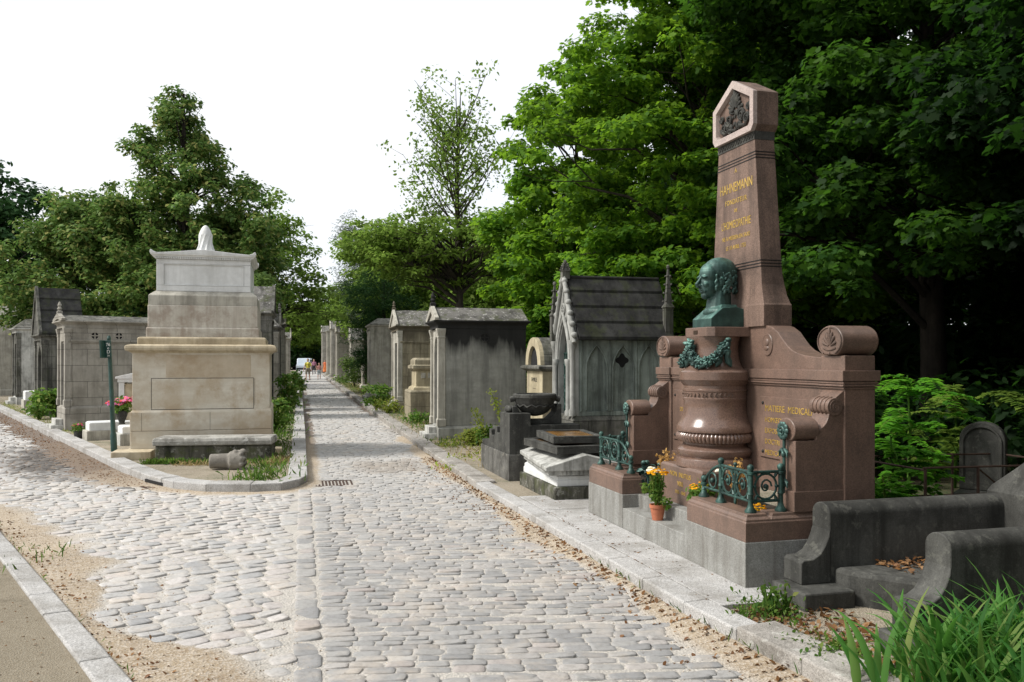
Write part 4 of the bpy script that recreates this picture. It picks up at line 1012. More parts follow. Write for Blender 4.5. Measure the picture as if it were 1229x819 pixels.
# mossy trough and column stump on the island
tr = empty('stone_trough', (*G(255, 554, .09), GZ), R(7), 'long low mossy dark stone bench slab at the foot of the tall pale corner tomb', 'stone bench')
b = NB(); b.box(-.86, .86, .04, .55, .05, .335); b.build('body', M['trough'], tr, bevel=.02, rough=.006, rscale=6)
b = NB(); 
for k in range(1): b.loft([(-.885, .885, .0, .58, .335), (-.89, .89, -.005, .585, .40), (-.875, .875, .012, .57, .452)])
b.build('top_slab', M['trough_lid'], tr, bevel=.015)
st = empty('column_stump', (*G(274, 563, .09), GZ), R(12), 'broken piece of round stone column lying on the bare island ground before the mossy bench', 'column fragment'); st.scale = (.88, .88, .88)
b = NB(); b.M = Matrix.Translation((0, 0, .135)) @ Matrix.Rotation(R(90), 4, 'Y')
b.lathe([(.10, -.29), (.118, -.27), (.122, -.05), (.124, .0), (.155, .03), (.160, .12), (.165, .20), (.14, .235), (.06, .245)], 40)
g = random.Random(9)
for i in range(40): a = g.random() * 6.28; r_ = .15 * g.random() ** .5; b.ell((r_ * math.cos(a), r_ * math.sin(a), .20 + .05 * g.random()), (g.uniform(.02, .06), g.uniform(.02, .06), g.uniform(.02, .06)), 7, 5)
for i in range(36): a = g.random() * 6.28; b.ell((.145 * math.cos(a), .145 * math.sin(a), .04 + .18 * g.random()), g.uniform(.015, .05), 7, 5)
b.build('shaft', M['stump'], st, remesh=.011)

# street sign post
sp = empty('sign_post', (*G(137, 541.5, .09), GZ), 0, 'dark green metal post with a narrow division sign, leaning slightly beside the left lane', 'sign post')
sp.rotation_euler = (0, R(-2.6), 0)
b = NB(); b.M = Matrix.Identity(4); b.lathe([(.052, 0), (.052, .28), (.040, .32), (.038, .75), (.044, .77), (.038, .79), (.034, 1.55), (.032, 1.92), (.037, 1.93), (.02, 1.98)], 18); b.build('pole', M['post_green'], sp, smooth=40)
b = MB(); b.box(-.075, -.052, -.20, .10, 1.60, 1.90); b.box(-.05, .05, -.055, -.035, 1.60, 1.90); sg = b.build('sign_plate', M['post_green'], sp, bevel=.003)
b = MB(); 
text_mb(b, "76", .075, (.006, -.057, 1.80), .001); text_mb(b, "e", .07, (.006, -.057, 1.745), .001); text_mb(b, "D", .08, (.006, -.057, 1.675), .001); text_mb(b, "iv", .06, (.006, -.057, 1.62), .001)
b.build('lettering', M['white_paint'], sg, recalc=False)

# ------------------------------------------------------------------ generic mausoleum, origin at the middle of its front, x to the right when facing it, y into depth
def mausoleum(name, label, corner, rz, near, w, d, eave, ridge, wall, roof, trim, arch=True, pitch_over=.09, door=True, finial=True, vents=0, plinth=.36, group=None, slabs=0, step=True, flat=False, gap=0, cat='mausoleum', pediment=True, dw=.30, course=0):
    r = empty(name, at_corner(corner, rz, near, w), rz, label, cat, group); h = w / 2
    b = NB(); b.loft([(-h - .05, h + .05, -.05, d + .05, .02), (-h - .05, h + .05, -.05, d + .05, plinth - .05), (-h - .01, h + .01, -.01, d + .01, plinth)]); b.build('plinth', trim if plinth < .2 else wall, r, bevel=.01)
    b = NB(); z1 = eave - .16
    b.prism([(-h, .0), (-h, d), (h, d), (h, 0), (h - .12, 0), (h - .12, d - .12), (-h + .12, d - .12), (-h + .12, 0)], 'z', plinth, z1)
    b.build('wall', wall, r, bevel=.008)
    b = NB()
    oz = plinth; sprg = oz + (z1 - oz) * (.70 if arch else .82); top = oz + (z1 - oz) * (.92 if arch else .83)
    if arch: b.prism(arch_notch(-h + .002, h - .002, oz, z1 - .002, 0, dw, sprg, top, arch == 'pointed'), 'y', -.012, .11)
    else: b.prism([(-h + .002, oz), (-h + .002, z1 - .002), (h - .002, z1 - .002), (h - .002, oz), (dw, oz), (dw, top), (-dw, top), (-dw, oz)], 'y', -.012, .11)
    b.build('front', trim, r, bevel=.006)
    if door:
        b = NB(); b.box(-dw - .04, dw + .04, .085, .105, oz, top); dr = b.build('door', M['door_bronze'], r)
        b = NB()
        for x in np.linspace(-dw * .8, dw * .8, 6): b.tube([(x, .078, oz + .05), (x, .078, sprg)], .008, 5)
        for z in (oz + .1, (oz + sprg) / 2, sprg): b.tube([(-dw, .078, z), (dw, .078, z)], .010, 5)
        b.build('grille', M['dark_iron'], dr)
    b = NB()   # corner pilasters
    for s2 in (-1, 1):
        x = s2 * (h - .045); b.loft([(x - .085, x + .085, -.07, .10, plinth - .01), (x - .085, x + .085, -.07, .10, plinth + .12), (x - .068, x + .068, -.053, .09, plinth + .15), (x - .065, x + .065, -.05, .09, z1 - .20), (x - .075, x + .075, -.06, .095, z1 - .17), (x - .068, x + .068, -.053, .09, z1 - .15), (x - .09, x + .09, -.08, .10, z1 - .03), (x - .09, x + .09, -.08, .10, z1)])
    b.each('pilaster', trim, r, bevel=.006)
    b = NB(); o = pitch_over
    b.loft([(-h - .01, h + .01, -.06, d + .01, z1), (-h - .01, h + .01, -.06, d + .01, z1 + .07), (-h - o * .6, h + o * .6, -.05 - o * .6, d + o * .6, z1 + .11), (-h - o, h + o, -.06 - o, d + o, z1 + .13), (-h - o, h + o, -.06 - o, d + o, eave)])
    b.build('cornice', roof if slabs == 9 else wall, r, bevel=.008)
    y0 = -.03 - o; 
    if flat:
        b = NB(); b.loft([(-h - o + .02, h + o - .02, y0 + .02, d + o - .02, eave), (-h - o + .02, h + o - .02, y0 + .02, d + o - .02, eave + .03), (-.1, .1, .3, d - .3, ridge)]); b.build('roof', roof, r, bevel=.01)
    else:
        b = NB(); n = slabs if slabs and slabs < 9 else 0; W = h + o + .02
        if n:
            for s2 in (-1, 1):
                for k in range(n):
                    t0, t1 = k / n, (k + 1) / n; xa, xb = W * (1 - t0), W * (1 - t1); za, zb = eave + (ridge - eave) * t0, eave + (ridge - eave) * t1
                    b.prism([(s2 * xa, za + .002), (s2 * xa, za + .045), (s2 * xb * .999, zb + .012), (s2 * xb * .98, zb - .05)], 'y', y0 + .03, d + o - .03)
        b.prism([(-W + .03, eave - .002), (0, ridge), (W - .03, eave - .002)], 'y', y0 + .05, d + o - .05)
        b.build('roof', roof, r, bevel=.012, rough=.006 if not n else .003, rscale=5)
        if pediment:
            b = NB(); b.prism([(-W - .01, eave + .001), (-W - .01, eave + .05), (0, ridge + .05), (W + .01, eave + .05), (W + .01, eave + .001), (W - .14, eave + .0), (0, ridge - .09), (-W + .14, eave + .0)], 'y', y0 - .01, y0 + .07)
            b.prism([(-W + .10, eave + .002), (0, ridge - .06), (W - .10, eave + .002)], 'y', y0 + .03, y0 + .06); b.build('pediment', trim, r, bevel=.006)
    if finial:
        b = NB(); zz = ridge + .03; b.loft([(-.06, .06, y0 - .01, y0 + .10, zz - .03), (-.06, .06, y0 - .01, y0 + .10, zz + .05), (-.04, .04, y0 + .01, y0 + .08, zz + .07)])
        b.lathe([(.03, zz + .07), (.055, zz + .11), (.03, zz + .15), (.045, zz + .19), (.015, zz + .27)], 10, (0, y0 + .045)); b.build('finial', wall, r, bevel=.004)
    if step:
        b = NB(); b.box(-dw - .1, dw + .1, -.30, -.052, .03, .20); b.box(-dw - .04, dw + .04, -.20, -.0525, .20, .33); b.build('step', M['marble_dirty'], r, bevel=.01)
    if course:
        b = NB(); b.box(-h - .035, h + .035, .02, d + .03, course, course + .05); b.box(-h - .02, h + .02, .02, d + .02, course - .03, course - .001); b.build('string_course', wall, r, bevel=.006)
    if vents:
        for y_ in vents:
            z_ = z1 - .17
            b = NB(); xx = near * h
            b.prism([(y_ + .082 * math.cos(a), z_ + .082 * math.sin(a)) for a in np.linspace(0, 2 * math.pi, 20)[:-1]], 'x', xx - .02, xx + near * .004)
            v = b.build('vent', M['void'], r)
            b = NB(); b.box(min(xx, xx + near * .012), max(xx, xx + near * .012), y_ - .012, y_ + .012, z_ - .085, z_ + .085); b.box(min(xx, xx + near * .012), max(xx, xx + near * .012), y_ - .085, y_ + .085, z_ - .012, z_ + .012)
            b.torus((xx, y_, z_), .085, .014, 'x', n=16); b.build('tracery', wall, v)
    return r

# right side of the long lane
mausoleum('mausoleum', 'grey stone mausoleum with rain-blackened side wall and mossy slab roof', (-1.39, 16.55), RR, 1, 1.0, 1.72, 2.42, 2.70, M['ashlar_soot'], M['slab_roof'], M['ashlar_pale'], True, vents=(.88,), dw=.26)
mausoleum('mausoleum', 'tan walled mausoleum with mossy gabled roof, behind the stepped sarcophagus tomb', (-3.52, 26.6), RR, 1, 1.9, 3.0, 2.72, 3.25, M['ashlar_tan'], M['slab_roof'], M['ashlar_pale'], False, vents=0, dw=.32, course=2.18)
mausoleum('mausoleum', 'narrow pale mausoleum standing at the far end of the near row, by the dark bushes', (-5.6, 34.0), RR, 1, 1.8, 2.2, 3.05, 3.35, M['ashlar_pale'], M['ashlar_dark'], M['ashlar_pale'], False, flat=True, finial=False, dw=.32)
# stepped sarcophagus tomb
w, d = 1.25, 1.7; cs = empty('sarcophagus_tomb', at_corner((-2.62, 21.9), RR, 1, w), RR, 'stepped tan sarcophagus tomb with carved frieze, beyond the blackened grey mausoleum', 'tomb'); h = w / 2
b = NB(); b.loft([(-h, h, 0, d, .03), (-h, h, 0, d, .82), (-h + .03, h - .03, .03, d - .03, .86)]); b.build('plinth', M['ashlar_tan'], cs, bevel=.012)
b = NB(); b.loft([(-h + .08, h - .08, .08, d - .08, .855), (-h + .10, h - .10, .10, d - .10, .92), (-h + .17, h - .17, .17, d - .17, .96), (-h + .17, h - .17, .17, d - .17, 1.36)]); bd = b.build('body', M['yellow_stone'], cs, bevel=.008)
b = NB()
for i in range(7): yy = .30 + i * .18; b.box(h - .172, h - .155, yy, yy + .12, 1.17, 1.31)
b.build('frieze', M['ashlar_pale'], bd, bevel=.006)
b = NB(); b.loft([(-h + .15, h - .15, .15, d - .15, 1.36), (-h + .08, h - .08, .08, d - .08, 1.42), (-h + .08, h - .08, .08, d - .08, 1.50), (-h + .14, h - .14, .14, d - .14, 1.52), (-h + .14, h - .14, .14, d - .14, 1.64), (-h + .2, h - .2, .2, d - .2, 1.70)]); b.build('lid', M['ashlar_tan'], cs, bevel=.01)

# small yellow niche tomb
w, d = 1.0, .9; nt = empty('niche_tomb', at_corner((.50, 14.0), RR, 1, w), RR, 'small yellow stone tomb with a round-arched niche roof, behind the dark urn tomb', 'tomb'); h = w / 2
b = NB(); b.box(-h, h, 0, d, .03, 1.46); b.build('body', M['yellow_stone'], nt, bevel=.01)
b = NB(); b.loft([(-h - .02, h + .02, -.02, d + .02, 1.46), (-h - .09, h + .09, -.09, d + .09, 1.50), (-h - .09, h + .09, -.09, d + .09, 1.54), (-h - .02, h + .02, -.02, d + .02, 1.56)]); b.build('cornice', M['ashlar_dark'], nt, bevel=.006)
b = NB(); oo = arch_pts(0, h - .02, 1.56, 2.03, 10); b.prism(oo, 'y', .04, d); b.build('barrel_roof', M['ashlar_dark'], nt, bevel=.01)
b = NB(); b.prism([(x, z) for x, z in oo] + arch_pts(0, h - .20, 1.56, 1.88, 10)[::-1], 'y', -.03, .045); b.build('niche_arch', M['yellow_stone'], nt, bevel=.006)
b = NB(); b.prism(arch_pts(0, h - .21, 1.562, 1.87, 10), 'y', .02, .039); b.build('niche', M['void'], nt)
b = NB()
for i, ln in enumerate(("FAMILLE", "- - -", "1868")): text_mb(b, ln, .10, (0, -.002, 1.28 - .14 * i), .001)
b.build('inscription', M['dark_iron'], nt, recalc=False)

# gothic chapel
w, d = .92, 1.45; CP = empty('gothic_chapel', at_corner((.92, 12.5), RR, 1, w), RR, 'small green-grey gothic burial chapel with blind pointed arches and black slab roof', 'chapel'); h = w / 2
b = NB(); b.loft([(-h - .04, h + .04, -.04, d + .04, .02), (-h - .04, h + .04, -.04, d + .04, .76), (-h, h, 0, d, .82)]); b.build('plinth', M['ashlar_dark'], CP, bevel=.01)
b = NB(); b.prism([(-h + .03, 0), (-h + .03, d), (h - .05, d), (h - .05, 0), (h - .16, 0), (h - .16, d - .12), (-h + .12, d - .12), (-h + .12, 0)], 'z', .82, 1.96); b.build('wall', M['chapel'], CP)
b = NB()
bays = [(.14, .555), (.555, .97), (.97, 1.385)]
for (a, c) in bays:
    b.prism(arch_notch(a, c - .001, .885, 1.94, (a + c) / 2, .158, 1.52, 1.86, True), 'x', h - .052, h)
    yc = (a + c) / 2
    pts = [(h, yc - .165, .90)] + [(h, y_, z_) for y_, z_ in arch_pts(yc, .165, 1.52, 1.872, 10, True)] + [(h, yc + .165, .90)]
    b.tube(pts, .012, 6)
b.box(h - .052, h, .06, 1.44, .822, .885); b.box(h - .052, h, .06, .14, .885, 1.94); b.box(h - .052, h, 1.385, 1.44, .885, 1.94)
for y_ in (.10, .555, .97, 1.41): b.tube([(h + .004, y_, .885), (h + .004, y_, 1.80), (h + .004, y_, 1.93)], .016, 6)
b.build('blind_arcade', M['chapel'], CP, bevel=.004)
b = NB(); yc = .7625
b.prism([(yc + .09 * math.cos(a) * (1 + .18 * math.cos(4 * a)), 1.64 + .09 * math.sin(a) * (1 + .18 * math.cos(4 * a))) for a in np.linspace(0, 2 * math.pi, 40)[:-1]], 'x', h - .055, h - .046); b.build('round_window', M['void'], CP)
b = NB()
b.prism([(-h, .82), (-h, 1.95), (0, 2.84), (h, 1.95), (h, .82), (.27, .82)] + arch_pts(0, .27, 1.62, 2.22, 12, True)[::-1] + [(-.27, .82)], 'y', -.02, .10); b.build('front_gable', M['chapel_pale'], CP, bevel=.005)
b = NB()
for s2 in (-1, 1):
    b.lathe([(.05, .82), (.05, .88), (.034, .91), (.032, 1.55), (.045, 1.58), (.055, 1.64), (.05, 1.66)], 12, (s2 * .31, -.055))
    b.lathe([(.055, .82), (.055, .9), (.04, .93), (.038, 1.80), (.055, 1.84), (.065, 1.92), (.06, 1.94)], 12, (s2 * (h - .01), -.03))
b.each('colonnette', M['chapel_pale'], CP, smooth=40)
b = NB()
for k, rr in enumerate((.30, .345)):
    b.tube([(x, -.03 - .01 * k, z) for x, z in arch_pts(0, rr, 1.64, 2.22 + .07 * (k + 1), 12, True)], .022, 8)
for s2 in (-1, 1):   # raking crocketed gable coping
    b.tube([(s2 * (h + .08), -.03, 1.90), (s2 * .03, -.03, 2.90)], .036, 8)
    for i in range(6): q = (i + .5) / 6; b.ell((s2 * ((h + .11) * (1 - q) + .02), -.03, 1.93 + 1.0 * q), (.04, .05, .045), 8, 6)
b.torus((0, -.03, 2.42), .08, .014, 'y'); 
for a in range(5): b.torus((.042 * math.cos(a * 1.257 + .3), -.035, 2.42 + .042 * math.sin(a * 1.257 + .3)), .026, .008, 'y', n=10)
for s2 in (-1, 1): b.torus((s2 * .12, -.03, 2.27), .035, .009, 'y', n=12)
b.tube([(0, -.03, 2.5), (0, -.03, 2.72)], .012, 6)
b.build('tracery', M['chapel_pale'], CP, smooth=50)
b = NB(); b.box(-.30, .30, .075, .09, .82, 2.2); dr = b.build('door', M['door_bronze'], CP)
b = NB()
for x in np.linspace(-.24, .24, 7): b.tube([(x, .065, .85), (x, .065, 1.75)], .008, 5)
for z in np.linspace(.9, 1.75, 6): b.tube([(-.27, .062, z), (.27, .062, z)], .009, 5)
for i in range(4):
    for x in (-.16, 0, .16): b.torus((x, .06, 1.0 + .2 * i), .05, .007, 'y', n=12)
b.build('grille', M['bronze_dark'], dr)
b = NB(); n = 4; W = h + .13; ev, rg = 1.94, 2.90
for s2 in (-1, 1):
    for k in range(n):
        t0, t1 = k / n, (k + 1) / n; xa, xb = W * (1 - t0), W * (1 - t1); za, zb = ev + (rg - ev) * t0, ev + (rg - ev) * t1
        b.prism([(s2 * xa, za + .0), (s2 * xa, za + .05), (s2 * (xb + .0), zb + .012), (s2 * xb * .98, zb - .07)], 'y', .03, d + .08)
b.prism([(-W + .04, ev), (0, rg - .02), (W - .04, ev)], 'y', .06, d + .04)
b.tube([(0, .03, rg + .01), (0, d + .08, rg + .01)], .028, 8)
b.build('roof', M['black_roof'], CP, bevel=.006)
for (px_, py_, zz, hh) in ((h + .03, d + .02, 1.9, 1.15), (-h - .03, -.02, 1.9, .95), (0, .0, 2.88, .26)):
    b = NB(); b.loft([(px_ - .06, px_ + .06, py_ - .06, py_ + .06, zz), (px_ - .06, px_ + .06, py_ - .06, py_ + .06, zz + hh * .45), (px_ - .075, px_ + .075, py_ - .075, py_ + .075, zz + hh * .47), (px_ - .045, px_ + .045, py_ - .045, py_ + .045, zz + hh * .52), (px_ - .01, px_ + .01, py_ - .01, py_ + .01, zz + hh)])
    for i in range(4):
        q = .55 + .11 * i; s_ = .075 * (1.2 - q)
        for a in range(4): b.ell((px_ + s_ * 1.6 * math.cos(a * 1.57 + .78), py_ + s_ * 1.6 * math.sin(a * 1.57 + .78), zz + hh * q), (.018, .018, .016), 6, 5)
    b.ell((px_, py_, zz + hh), (.03, .03, .035), 8, 6); b.build('pinnacle', M['ashlar_dark'], CP)

# dark urn tomb
ut = empty('urn_tomb', at_corner((-.042, 10.94), RZ, 1, 1.55), RZ, 'dark grey granite tomb with a wide round stone bowl and stepped side', 'tomb')
hx = .775
b = NB(); b.box(-hx, hx, 0, 1.0, .03, .425); b.build('base', M['mid_granite'], ut, bevel=.006)
b = NB(); b.box(hx - .50, hx - .012, .012, .30, .425, .955); b.box(hx - .30, hx - .014, .299, .98, .425, .80)
b.prism([(hx - .50, .425), (hx - .50, .66), (hx - .66, .66), (hx - .66, .74), (hx - .78, .74), (hx - .78, .60), (hx - .98, .60), (hx - .98, .68), (hx - 1.10, .68), (hx - 1.10, .54), (hx - 1.52, .50), (hx - 1.52, .425)], 'y', .013, .28)
b.build('stepped_block', M['dark_granite'], ut, bevel=.006)
b = NB(); c_ = (hx - .30, .44)
b.lathe([(.03, .90), (.10, .915), (.17, .95), (.235, 1.02), (.265, 1.09), (.28, 1.14), (.29, 1.15), (.29, 1.185), (.275, 1.20), (.25, 1.20), (.23, 1.17)], 40, c_)
for i in range(14): a = i * 2 * math.pi / 14; b.tube([(c_[0] + .25 * math.cos(a), c_[1] + .25 * math.sin(a), 1.06), (c_[0] + .262 * math.cos(a + .22), c_[1] + .262 * math.sin(a + .22), 1.03), (c_[0] + .25 * math.cos(a + .45), c_[1] + .25 * math.sin(a + .45), 1.06)], .012, 5)
b.tube([(c_[0], c_[1] - .35, 1.12), (c_[0], c_[1] - .27, 1.14)], .04, 10); b.tube([(c_[0], c_[1] + .27, 1.14), (c_[0], c_[1] + .35, 1.12)], .04, 10)
b.build('bowl', M['dark_granite'], ut, smooth=40)
b = NB()
b.prism([(.10, .955), (.10, 1.04), (.16, 1.04), (.22, .93), (.34, .86), (.60, .86), (.70, .95), (.72, 1.06), (.78, 1.06), (.78, .80), (.10, .80)], 'x', hx - .42, hx - .18)
b.ell((hx - .30, .08, 1.0), (.12, .05, .05), 12, 8); b.build('bracket', M['dark_granite'], ut, bevel=.01)

# heap of marble slabs
hp = empty('marble_slab_tomb', at_corner((.471, 9.3), RZ, 1, 1.42), RZ, 'low tomb heaped with displaced white marble lid and slabs, left of the pink monument', 'tomb')
q = .71
b = NB(); b.box(-q, q, 0, .92, .03, .25); b.build('base', M['trough'], hp, bevel=.012)
b = NB(); b.loft([(-q + .04, q - .05, .04, .88, .25), (-q + .04, q - .05, .04, .88, .315), (-q + .05, q - .06, .05, .87, .325), (-q + .05, q - .06, .05, .87, .36), (-q + .16, q - .20, .16, .76, .445)]); b.build('marble_chest', M['marble'], hp, bevel=.006)
b = NB(); b.M = Matrix.Translation((0, 0, -GZ)) @ Matrix.Rotation(R(2), 4, 'Y') @ Matrix.Rotation(R(-4), 4, 'Z')
b.prism([(-.06, .455), (-.06, .50), (.40, .63), (.90, .50), (.90, .455)], 'x', -q + .05, q + .0)
b.box(-q + .09, q - .04, -.02, .86, .40, .456)
lid = b.build('pedimented_lid', M['marble_dirty'], hp, bevel=.008)
b = NB(); b.M = Matrix.Translation((0, 0, -GZ)) @ Matrix.Rotation(R(2), 4, 'Y') @ Matrix.Rotation(R(-4), 4, 'Z')
for i in range(18): y_ = .0 + i * .049; b.box(q - .045, q - .028, y_, y_ + .026, .405, .455)
b.build('dentils', M['marble_dirty'], lid)
def tray(name, x0, x1, y0, y1, z0, z1, rim, rot, mat):
    b = NB(); b.M = Matrix.Translation((0, 0, -GZ)) @ Matrix.Rotation(R(rot), 4, 'Z')
    b.loft([(x0, x1, y0, y1, z0), (x0, x1, y0, y1, z1 - .002)])
    for (a, c, e, f_) in ((x0, x1, y0, y0 + rim), (x0, x1, y1 - rim, y1), (x0, x0 + rim, y0 + rim, y1 - rim), (x1 - rim, x1, y0 + rim, y1 - rim)): b.box(a + .001, c - .001, e + .001, f_ - .001, z1 - .003, z1 + .022)
    o = b.build(name, mat, hp, bevel=.005)
    b = NB(); b.M = Matrix.Translation((0, 0, -GZ)) @ Matrix.Rotation(R(rot), 4, 'Z'); b.box(x0 + rim, x1 - rim, y0 + rim, y1 - rim, z1 - .01, z1 + .008); b.build('rusty_water', M['rust_water'], o)
tray('lower_slab', -.50, .62, .02, .88, .60, .665, .09, 3, M['dark_granite'])
tray('upper_slab', -.46, .46, .10, .70, .705, .765, .07, -5, M['dark_granite'])

# foreground tomb with two rounded kerb rails
kt = empty('railed_tomb', (*UV(-.304, .223), .09), RZ, 'dark grey stone tomb with two long round-topped side rails and scrolled ends, right foreground', 'tomb')
def KB():
    m = MB(); m.M = Matrix.Translation((0, 0, -.09)); return m
for k, (x0, x1) in enumerate(((-.19, 0), (.845, 1.034))):
    b = KB(); xc = (x0 + x1) / 2; hw = (x1 - x0) / 2
    b.prism([(x0, .16), (x0, .63)] + [(xc - hw * math.cos(a), .63 + .078 * math.sin(a)) for a in np.linspace(0, math.pi, 13)][1:-1] + [(x1, .63), (x1, .16)], 'y', .215, 1.75)
    b.prism([(0, .195), (0, .335), (.02, .352), (.09, .356), (.14, .385), (.18, .44), (.205, .50), (.216, .54), (.22, .50), (.22, .195)], 'x', x0 - .004, x1 + .004)
    b.build('side_rail', M['dark_granite'], kt, bevel=.006, smooth=35)
    b = KB(); b.box(x0 + .02 - .0, x1 + .20 - .0, -.11, .26, .02, .195); b.build('footing', M['dark_granite'], kt, bevel=.012)
b = KB(); b.prism([(.002, .24), (.12, .26), (.26, .36), (.45, .52), (.62, .60), (.843, .60), (.843, 1.7), (.002, 1.7)], 'z', .05, .30); b.build('slab', M['dark_granite'], kt, bevel=.03)
b = KB(); b.loft([(-.16, 1.0, 1.62, 2.2, .05), (-.16, 1.0, 1.62, 2.2, .72), (-.14, .98, 1.64, 2.2, .76), (.02, .86, 1.70, 2.1, .90), (.10, .78, 1.74, 2.06, .98), (.10, .78, 1.74, 2.06, 1.03), (.2, .66, 1.78, 2.02, 1.12), (.22, .64, 1.8, 2.0, 1.9), (.22, .64, 1.8, 2.0, 2.3)]); b.build('stele', M['dark_granite'], kt, bevel=.015)
g = np.random.default_rng(41); n = 420; ex, ey = frame_rz(RZ); xy = np.stack([g.uniform(.01, .5, n), .55 + 1.0 * g.random(n)], 1); xy[:, 0] = .02 + np.abs(g.normal(size=n)) * .16
P = np.array([[x, y, .305 - .09 + .02 * g.random() ** 2] for x, y in xy]); Nn = g.normal(size=(n, 3)) * .35 + [0, 0, 1]
lt = leaves_mesh('fallen_leaves', P, Nn, .036 * (.6 + .8 * g.random(n)), 'oval', M['dead_leaf'], None, 5); lt.location = kt.location; lt.rotation_euler = kt.rotation_euler; tag(lt, 'drift of dead brown leaves on the dark slab between the stone rails', 'leaves', kind='stuff')
iv = bush('ivy_sprig', 'low blue-green leaves resting on the slab beside the right-hand stone rail', (*UV(-.304 - .72, 1.45), .30), (.22, .16), 160, .07, 'oval', M['maple_shaded'], 8, cat='plant')

# gravestones behind, in the dark
def gravestone(label, x, y, rz, w, hgt, mat, top='round'):
    r = empty('gravestone', (x, y, GZ), rz, label, 'gravestone'); b = NB(); b.loft([(-w / 2 - .08, w / 2 + .08, -.08, .26, .03), (-w / 2 - .08, w / 2 + .08, -.08, .26, .26), (-w / 2, w / 2, 0, .18, .32)]); b.build('base', mat, r, bevel=.01)
    b = NB(); b.prism([(-w / 2, .32)] + arch_pts(0, w / 2, hgt - w * .45, hgt, 10) + [(w / 2, .32)], 'y', .02, .14); sl = b.build('slab', mat, r, bevel=.012)
    b = NB(); b.tube([(x_ * .82, .015, .32 + (z_ - .32) * .93) for x_, z_ in ([(-w / 2, .45)] + arch_pts(0, w / 2, hgt - w * .45, hgt, 10) + [(w / 2, .45)])], .015, 6); b.build('rim', mat, sl, smooth=50)
    return r
gravestone('dark round-topped headstone in the shade behind the low rusty fence', 4.75, 8.6, R(-40), .42, 1.02, M['dark_granite'])
fe = empty('grave_fence', (3.55, 7.3, GZ), R(15), 'low rusty iron grave fence in the dark right of the bright green fronds', 'fence')
b = NB(); 
for x in (0, .55, 1.1, 1.65): b.tube([(x, 0, .05), (x, 0, .72)], .014, 6); b.tube([(x, .9, .05), (x, .9, .72)], .014, 6)
b.each('post', M['iron'], fe)
b = NB(); 
for y_ in (0, .9):
    for z in (.70, .30): b.tube([(-.02, y_, z + .02), (1.68, y_, z)], .010, 6)
for x in (0, 1.65):
    b.tube([(x, 0, .7), (x, .9, .7)], .01, 6)
b.tube([(.55, 0, .3), (1.1, 0, .7)], .008, 5); b.tube([(1.1, 0, .3), (.55, 0, .7)], .008, 5)
b.build('rail', M['iron'], fe)

# ------------------------------------------------------------------ left lane tombs
mausoleum('mausoleum', 'grey ashlar mausoleum with two quatrefoil vents, left of the tall pale corner tomb', (-9.84, 18.8), RS, 1, 1.05, 2.7, 2.52, 2.66, M['ashlar_left'], M['ashlar_dark'], M['ashlar_left'], False, flat=False, vents=(.56, 1.06), step=True, finial=True, dw=.26, plinth=.62, course=2.05)
mausoleum('gothic_mausoleum', 'tall dark stone mausoleum with steep mossy roof and pointed arch front, on the left lane', (-13.0, 23.6), RS, 1, 1.5, .95, 2.35, 3.70, M['ashlar_dark'], M['black_roof'], M['ashlar_dark'], 'pointed', slabs=4, finial=False, dw=.34, plinth=.5)
w = 1.2; ft = mausoleum('mausoleum', 'small pale panelled tomb with dark sides, left of the steep dark gothic mausoleum', (-17.2, 29.6), RS, 1, 1.3, 1.4, 2.75, 3.1, M['marble_dirty'], M['ashlar_dark'], M['ashlar_dark'], False, flat=True, finial=False, dw=.3)
mausoleum('mausoleum', 'white classical mausoleum with a curved pediment at the far left edge', (-22.6, 37.0), RS, 1, 1.8, 2.2, 3.3, 4.3, M['ashlar_pale'], M['ashlar_pale'], M['ashlar_pale'], True, finial=True, dw=.3)
mausoleum('mausoleum', 'low pale gabled mausoleum roof showing between the left edge tombs', (-19.8, 35.5), RS, 1, 1.6, 2.0, 3.0, 3.7, M['ashlar_pale'], M['ashlar_pale'], M['ashlar_dark'], True, finial=True, dw=.3, group=None)
def grave(label, x, y, rz, L, W, hs, mat):
    r = empty('grave', (x, y, GZ), rz, label, 'grave'); b = NB(); b.box(-W / 2, W / 2, 0, L, .03, hs[0]); b.build('kerbstone', mat, r, bevel=.012)
    b = NB(); b.loft([(-W / 2 + .05, W / 2 - .05, .05, L - .05, hs[0]), (-W / 2 + .05, W / 2 - .05, .05, L - .05, hs[1]), (-W / 2 + .09, W / 2 - .09, .09, L - .09, hs[1] + .02)]); b.build('slab', M['marble'], r, bevel=.008); return r
grave('white marble grave slab nearest the green sign post', -7.25, 15.6, R(-54), 1.0, .50, (.30, .42), M['marble_dirty'])
grave('pale stepped grave slab against the grey ashlar mausoleum, left of the green sign post', -8.35, 16.6, R(-54), 1.0, .50, (.27, .42), M['ashlar_pale'])
grave('small white grave block on the far left beside the left lane kerb', -15.9, 27.6, R(-54), 1.0, .7, (.35, .62), M['ashlar_pale'])
sx_, sy_ = -7.45, 17.1
r = empty('aedicule_stele', (sx_, sy_, GZ), R(12), 'small pale headstone with a low pediment and beige panel, left behind the corner tomb', 'headstone')
b = NB(); b.box(-.36, .36, 0, .22, .03, 1.17); b.build('panel', M['lime_warm'], r, bevel=.006)
b = NB(); b.box(-.42, -.32, -.04, .24, .03, 1.20); b.box(.32, .42, -.04, .24, .03, 1.20); b.box(-.44, .44, -.06, .26, 1.20, 1.27); b.prism([(-.48, 1.27), (-.48, 1.31), (0, 1.42), (.48, 1.31), (.48, 1.27)], 'y', -.08, .28); b.build('pediment', M['marble'], r, bevel=.006)
vs_ = empty('flower_vase', (-7.46, 16.25, .42), 0, 'dark vase of pink, red and violet flowers left of the corner tomb', 'flower vase')
